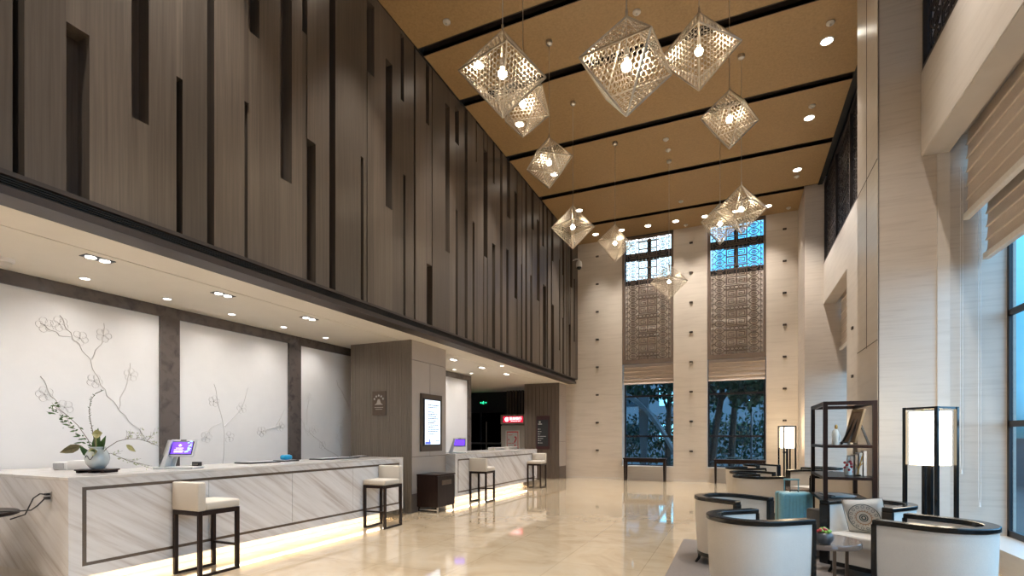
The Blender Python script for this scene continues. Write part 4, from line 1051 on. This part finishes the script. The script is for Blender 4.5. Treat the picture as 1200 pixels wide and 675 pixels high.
# ------------------------------------------------------------------ ceiling fittings
def spot(loc, energy, ang=78, col=(1,.945,.87), blend=.85, r=.06):
    ld = bpy.data.lights.new('downlight_or_fill_beam', 'SPOT'); ld.energy = energy; ld.color = col; ld.spot_size = math.radians(ang); ld.spot_blend = blend; ld.shadow_soft_size = r
    lo = bpy.data.objects.new('downlight_or_fill_beam', ld); C.objects.link(lo); lo.location = loc
dl = None
def downlight(loc, label, energy, grp):
    global dl
    if dl is None:
        dl = thing('ceiling_downlight', label, 'downlight', loc, 0, grp)
        obj('trim_ring', MB().lathe([(.105,0),(.105,-.008),(.085,-.012),(.085,0)], 24), M['white_plastic'], dl, True)
        obj('lens', MB().lathe([(.084,-.002),(.084,-.009),(.01,-.010)], 24), M['down'], dl)
    else:
        d = dup(dl, loc, 0, label); d['group'] = grp
    spot((loc[0],loc[1],loc[2]-.03), energy, 62 if loc[0] < -3 else 80)
G1 = 'downlights in the gold-brown ceiling'
rows = [9.75,11.95,14.15]
for i, y in enumerate(rows):
    for x, nm in ((1.38,'window side'),(-4.13,'bronze wall side')):
        downlight((x,y,ZC), 'lit ceiling downlight on the %s, %s row from the back wall' % (nm, ('fourth','third','second')[i]), 620, G1)
for i, y in enumerate((-2.4,-.6,1.2,3.4,5.6,7.91)):  # first two rows added, unseen behind the camera, to brighten the pier
    for x, nm in ((1.38,'window side'),(-4.13,'bronze wall side')):
        if x > 0 and y > 7: continue
        downlight((x,y,ZC), 'lit ceiling downlight on the %s, %s row from the entrance, first two added' % (nm, ORD[i]), 620, G1)
for i, x in enumerate((-4.13,-3.30,-2.48,-1.66,-.83,0.0,.84)):
    downlight((x,16.04,ZC), 'lit downlight in the row by the back wall, %s from bronze wall' % ORD[i], 230, G1)
sm = None
for i, (x, y, lit) in enumerate([(1.37,9.34,0),(1.38,11.54,0),(1.40,14.51,0),(1.385,16.4,1),(-1.386,14.75,0),(-1.40,16.45,1),(-4.16,6.88,0),(-1.39,7.90,0),(-1.40,11.54,0),(-1.405,11.99,0)]):
    nm = ['beside the downlight nearest the tall pier','beside the second window-side downlight','beside the window-side downlight farthest in','at the far corner above the pier','large one before the back row of downlights','small one between two back row downlights','near the bronze wall, closest to the entrance','above the largest pendant lamp','mid ceiling, upper of the pair','mid ceiling, lower of the pair'][i]
    lab = 'small round ceiling sensor '+nm
    if sm is None:
        sm = thing('ceiling_sensor', lab, 'sensor', (x,y,ZC), 0, 'round sensors in the high ceiling')
        obj('housing', MB().lathe([(.06,0),(.062,-.015),(.05,-.03),(.02,-.04)], 18), M['smoked'], sm, True)
        obj('tip', MB().lathe([(.018,-.04),(.014,-.055),(.004,-.058)], 12), M['steel'], sm, True)
    else: dup(sm, (x,y,ZC), 0, lab)
G2 = 'recessed lights in the low white ceiling'
pair = None
for i, (x, y, nm) in enumerate([(-5.89,2.99,'nearest the vase'),(-5.92,4.38,'above the middle of the long counter'),(-5.92,5.79,'near the fluted pillar'),(-6.01,10.24,'past the display screen pillar'),(-6.02,11.71,'above the middle of the shorter counter'),(-6.0,13.2,'above the end of the shorter counter'),(-5.9,1.5,'before the long counter end'),(-5.9,.1,'added unseen above the entrance side aisle'),(-5.9,-1.4,'added unseen closest to the entrance')]):  # last two pairs are added out of view to brighten the counter's side face
    lab = 'black recessed twin spotlight in the low ceiling '+nm
    if pair is None:
        pair = thing('twin_spotlight', lab, 'spotlight', (x,y,3.2), 0, G2)
        obj('frame', MB().box(-.065,.065,-.13,.13,-.006,0), M['black_plastic'], pair)
        for s in (-1,1): obj('lamp', MB().lathe([(.045,-.006),(.045,-.012),(.005,-.012)], 16, (0,s*.062,0)), M['down_small'], pair)
    else: dup(pair, (x,y,3.2), 0, lab)
    spot((x,y,3.16), 53, 150, (1,.97,.94), 1.0)
one = None
for i, (x, y, nm) in enumerate([(-6.75,3.30,'closest to the vase'),(-6.77,4.22,'beside the first dark marble strip'),(-6.75,5.13,'above the panel between the marble strips'),(-6.76,6.07,'near the second dark marble strip'),(-6.80,7.04,'beside the fluted pillar'),(-6.87,11.75,'past the pillar, nearer one'),(-6.83,12.64,'past the pillar, farther one'),(-6.75,2.2,'before the counter end'),(-5.4,11.61,'over the aisle at the shorter counter'),(-6.83,10.8,'past the pillar, hidden side')]):
    lab = 'small round recessed spotlight in the low ceiling, '+nm
    if one is None:
        one = thing('round_spotlight', lab, 'spotlight', (x,y,3.2), 0, G2)
        obj('trim_ring', MB().lathe([(.06,0),(.06,-.006),(.045,-.008),(.045,0)], 18), M['white_plastic'], one, True)
        obj('lamp', MB().lathe([(.044,-.002),(.044,-.006),(.005,-.006)], 16), M['down_small'], one)
    else: dup(one, (x,y,3.2), 0, lab)
    spot((x,y,3.17), 21, 150, (1,.97,.94), 1.0)
spot((-7.4,15.2,3.17), 130, 120, (1,.97,.94))  # added fill spot without a fitting, brightens the bank machine
spot((-9.5,16.5,3.17), 5, 120, (.6,.8,1))

# ------------------------------------------------------------------ outside
def leaves(mb, c, r, n, seed, s=.16, flat=.8):
    rd = random.Random(seed)
    for _ in range(n):
        while True:
            p = Vector((rd.uniform(-1,1), rd.uniform(-1,1), rd.uniform(-1,1)))
            if p.length < 1 and p.length > .25: break
        p = Vector((c[0]+p.x*r, c[1]+p.y*r, c[2]+p.z*r*flat)); e = Euler((rd.uniform(0,PI), rd.uniform(0,PI), rd.uniform(0,PI))).to_matrix()
        a, b = e@Vector((s,0,0)), e@Vector((0,s*.45,0))
        mb.add([tuple(p-a), tuple(p+b), tuple(p+a), tuple(p-b)], [(0,1,2,3)])
def tree(label, x, y, h, r, seed, n=900, lean=0):
    t = thing('tree', label, 'tree', (x,y,-.1), 0, 'trees outside the windows')
    mb = MB().tube([(0,0,0),(lean*.3,0,h*.25),(lean*.7,.1,h*.5),(lean,0,h*.8)], .16, 8, .07)
    rd = random.Random(seed)
    for k in range(6):
        a = rd.uniform(0,2*PI); z = h*(.4+.07*k); mb.tube([(lean*z/h,0,z),(lean+math.cos(a)*r*.4,math.sin(a)*r*.4,z+h*.12),(lean+math.cos(a)*r*.8,math.sin(a)*r*.8,z+h*.2)], .06, 6, .02)
    obj('trunk', mb, M['bark'], t)
    mb = MB()
    for k in range(5):
        a = rd.uniform(0,2*PI); leaves(mb, (lean+math.cos(a)*r*.5, math.sin(a)*r*.5, h*(.55+.09*k)), r*.66, n//4, seed*9+k, .17)
    obj('foliage', mb, M['foliage'], t)
tree('dark leafy street tree seen through the window nearer the armchairs, leaning trunk', -.9, 21.0, 6.4, 2.1, 3, 2200, .6)
tree('slender dark tree trunk just beside the leaning one outside', -.2, 23.6, 7.0, 2.0, 4, 1800, .3)
tree('leafy tree low beside the window edge outside', 2.6, 22.5, 6.0, 2.0, 5, 1800, -.2)
tree('dense dark tree outside the window nearer the bronze panelled wall', -6.0, 22.5, 6.4, 2.5, 6, 2600, .3)
tree('round dark tree outside behind the garden arch', -2.9, 24.5, 6.6, 2.2, 7, 2200, .1)
struct('ground', MB().box(-40,40,19.05,70,-.2,-.1).box(3.35,60,-30,19.05,-.2,-.1), M['asphalt'])
mb = MB()
for k in range(60): leaves(mb, (-9+k*.22, 26.6+.2*math.sin(k), 1.3), 1.0, 110, 100+k, .11, 1.4)
tag(obj('hedge', mb, M['foliage']), 'dark green hedge along the street outside', 'hedge', None, 'stuff')
t = thing('garden_arch', 'pale curved canopy on a post outside the window nearer the bronze wall', 'canopy', (-3.9,20.6,-.1))
pts = [(-1.6+.2*k, 0, 3.15-.055*(k-5)**2*.32) for k in range(0,19)]
mb = MB()
for a, b in zip(pts, pts[1:]): mb.add([(a[0],-.4,a[2]),(b[0],-.4,b[2]),(b[0],.4,b[2]),(a[0],.4,a[2]),(a[0],-.4,a[2]+.22),(b[0],-.4,b[2]+.22),(b[0],.4,b[2]+.22),(a[0],.4,a[2]+.22)], [(0,3,2,1),(4,5,6,7),(0,1,5,4),(1,2,6,5),(2,3,7,6),(3,0,4,7)])
obj('roof', mb, M['facade'], t)
obj('post', MB().add([(x,y,z) for z,w in ((0,.09),(3.1,.2)) for x,y in ((.55-w,-.1),(.55+w,-.1),(.55+w,.1),(.55-w,.1))], [(3,2,1,0),(4,5,6,7)]+[(i,(i+1)%4,4+(i+1)%4,4+i) for i in range(4)]), M['facade'], t)
def bicycle(label, x, y, rz):
    t = thing('bicycle', label, 'bicycle', (x,y,-.1), rz, 'parked bicycles outside')
    for s in (-1,1):
        w = MB().tube([(s*.5+.33*math.cos(a*PI/12), 0, .34+.33*math.sin(a*PI/12)) for a in range(25)], .018, 6)
        for k in range(8): a = k*PI/4; w.cyl((s*.5,0,.34),(s*.5+.32*math.cos(a),0,.34+.32*math.sin(a)),.003,.003,4)
        obj('wheel', w, M['bowl'], t)
    obj('frame', MB().tube([(-.5,0,.34),(-.15,0,.80),(.35,0,.82),(.5,0,.34)], .018, 6).tube([(-.15,0,.80),(-.05,0,.33),(.35,0,.80)], .018, 6).tube([(-.5,0,.34),(-.05,0,.33)], .014, 6), M['atm_grey'], t)
    obj('handlebar', MB().tube([(.35,0,.8),(.33,0,.98)], .014, 6).tube([(.33,-.25,.98),(.33,.25,.98)], .014, 6), M['bowl'], t)
    obj('saddle', MB().bbox(-.28,-.04,-.06,.06,.90,.95,.02,2).cyl((-.16,0,.8),(-.16,0,.91),.012,.012,6), M['bowl'], t)
    return t
b0 = bicycle('parked bicycle outside seen through the lower window pane, side on', -.15, 18.6, 0)
dup(b0, (.75,19.0,-.1), .25, 'parked bicycle outside, slightly turned, behind the first')
t = thing('street_lamp', 'slim street lamp with round lit head outside the far window', 'street lamp', (.62,24.0,-.1))
obj('pole', MB().cyl((0,0,0),(0,0,2.9),.05,.03,8), M['bowl'], t); obj('lamp_head', MB().sphere((0,0,3.0), .11, 12), glow('street_lamp_globe', (.6,.85,1), 6), t)
def building(label, x0, x1, y, h, mat, seed):
    t = thing('building', label, 'building', ((x0+x1)/2,y,-.1), 0, 'buildings across the street')
    w = (x1-x0)/2; obj('wall', MB().box(-w,w,0,8,0,h), mat, t)
    rd = random.Random(seed); k = 0
    for iz in range(int(h/3)):
        for ix in range(int(2*w/2.6)):
            m = MB().box(-w+.6+ix*2.6,-w+2.1+ix*2.6,-.05,.02,1.0+iz*3,2.5+iz*3)
            o = obj('window', m, M['win_lit'] if rd.random() < .35 else M['win_dark'], t)
M['win_lit'] = glow('lit_far_window', (.35,.75,.85), 1.2); M['win_dark'] = plain('dark_far_window', (.02,.03,.04), .2)
building('pale building with some lit windows across the street', -14, 12, 42, 9, M['facade'], 1)
tag(obj('street_wall', MB().box(8,8.3,-10,26,-.1,1.3).box(7.95,8.35,-10,26,1.3,1.36), M['facade']), 'low grey garden wall outside the near window', 'garden wall')

# ------------------------------------------------------------------ world
w = bpy.data.worlds.new('world'); bpy.context.scene.world = w; w.use_nodes = True; nt = w.node_tree
bg = nt.nodes['Background']; tc = nt.nodes.new('ShaderNodeTexCoord'); sp = nt.nodes.new('ShaderNodeSeparateXYZ')
nt.links.new(tc.outputs['Generated'], sp.inputs[0])
c = ramp(nt, sp.outputs['Z'], [(0,(.02,.06,.08)),(.05,(.025,.105,.165)),(.14,(.04,.16,.28)),(.32,(.10,.34,.60)),(1,(.06,.18,.42))])
cl = nt.nodes.new('ShaderNodeTexNoise'); cl.inputs['Scale'].default_value = 2.6; cl.inputs['Detail'].default_value = 5
nt.links.new(tc.outputs['Generated'], cl.inputs['Vector'])
k = ramp(nt, cl.outputs['Fac'], [(.50,(0,0,0)),(.70,(1,1,1))])
c = mixc(nt, k, c, (.16,.36,.52))
dt = nt.nodes.new('ShaderNodeVectorMath'); dt.operation = 'DOT_PRODUCT'; dt.inputs[1].default_value = Vector((-.148,.932,.335)).normalized()[:]
nt.links.new(tc.outputs['Generated'], dt.inputs[0])
k2 = ramp(nt, dt.outputs['Value'], [(.9930,(0,0,0)),(.9984,(1,1,1))])
c = mixc(nt, k2, c, (1.0,1.0,1.0))
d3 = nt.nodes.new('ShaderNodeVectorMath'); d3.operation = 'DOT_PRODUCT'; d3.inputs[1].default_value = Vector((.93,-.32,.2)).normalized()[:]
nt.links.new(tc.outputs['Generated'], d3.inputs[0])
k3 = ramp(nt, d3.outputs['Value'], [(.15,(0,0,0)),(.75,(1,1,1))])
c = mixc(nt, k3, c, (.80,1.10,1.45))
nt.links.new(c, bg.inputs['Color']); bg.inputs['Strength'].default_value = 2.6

sc = bpy.context.scene
sc.view_settings.view_transform = 'Standard'; sc.view_settings.look = 'None'; sc.view_settings.gamma = 1
sc.view_settings.use_curve_mapping = False; sc.view_settings.exposure = 0.65
sc.cycles.use_denoising = True
sc.cycles.max_bounces = 8; sc.cycles.diffuse_bounces = 4; sc.cycles.glossy_bounces = 4; sc.cycles.transparent_max_bounces = 12
sc.cycles.sample_clamp_indirect = 6; sc.cycles.caustics_reflective = False; sc.cycles.caustics_refractive = False
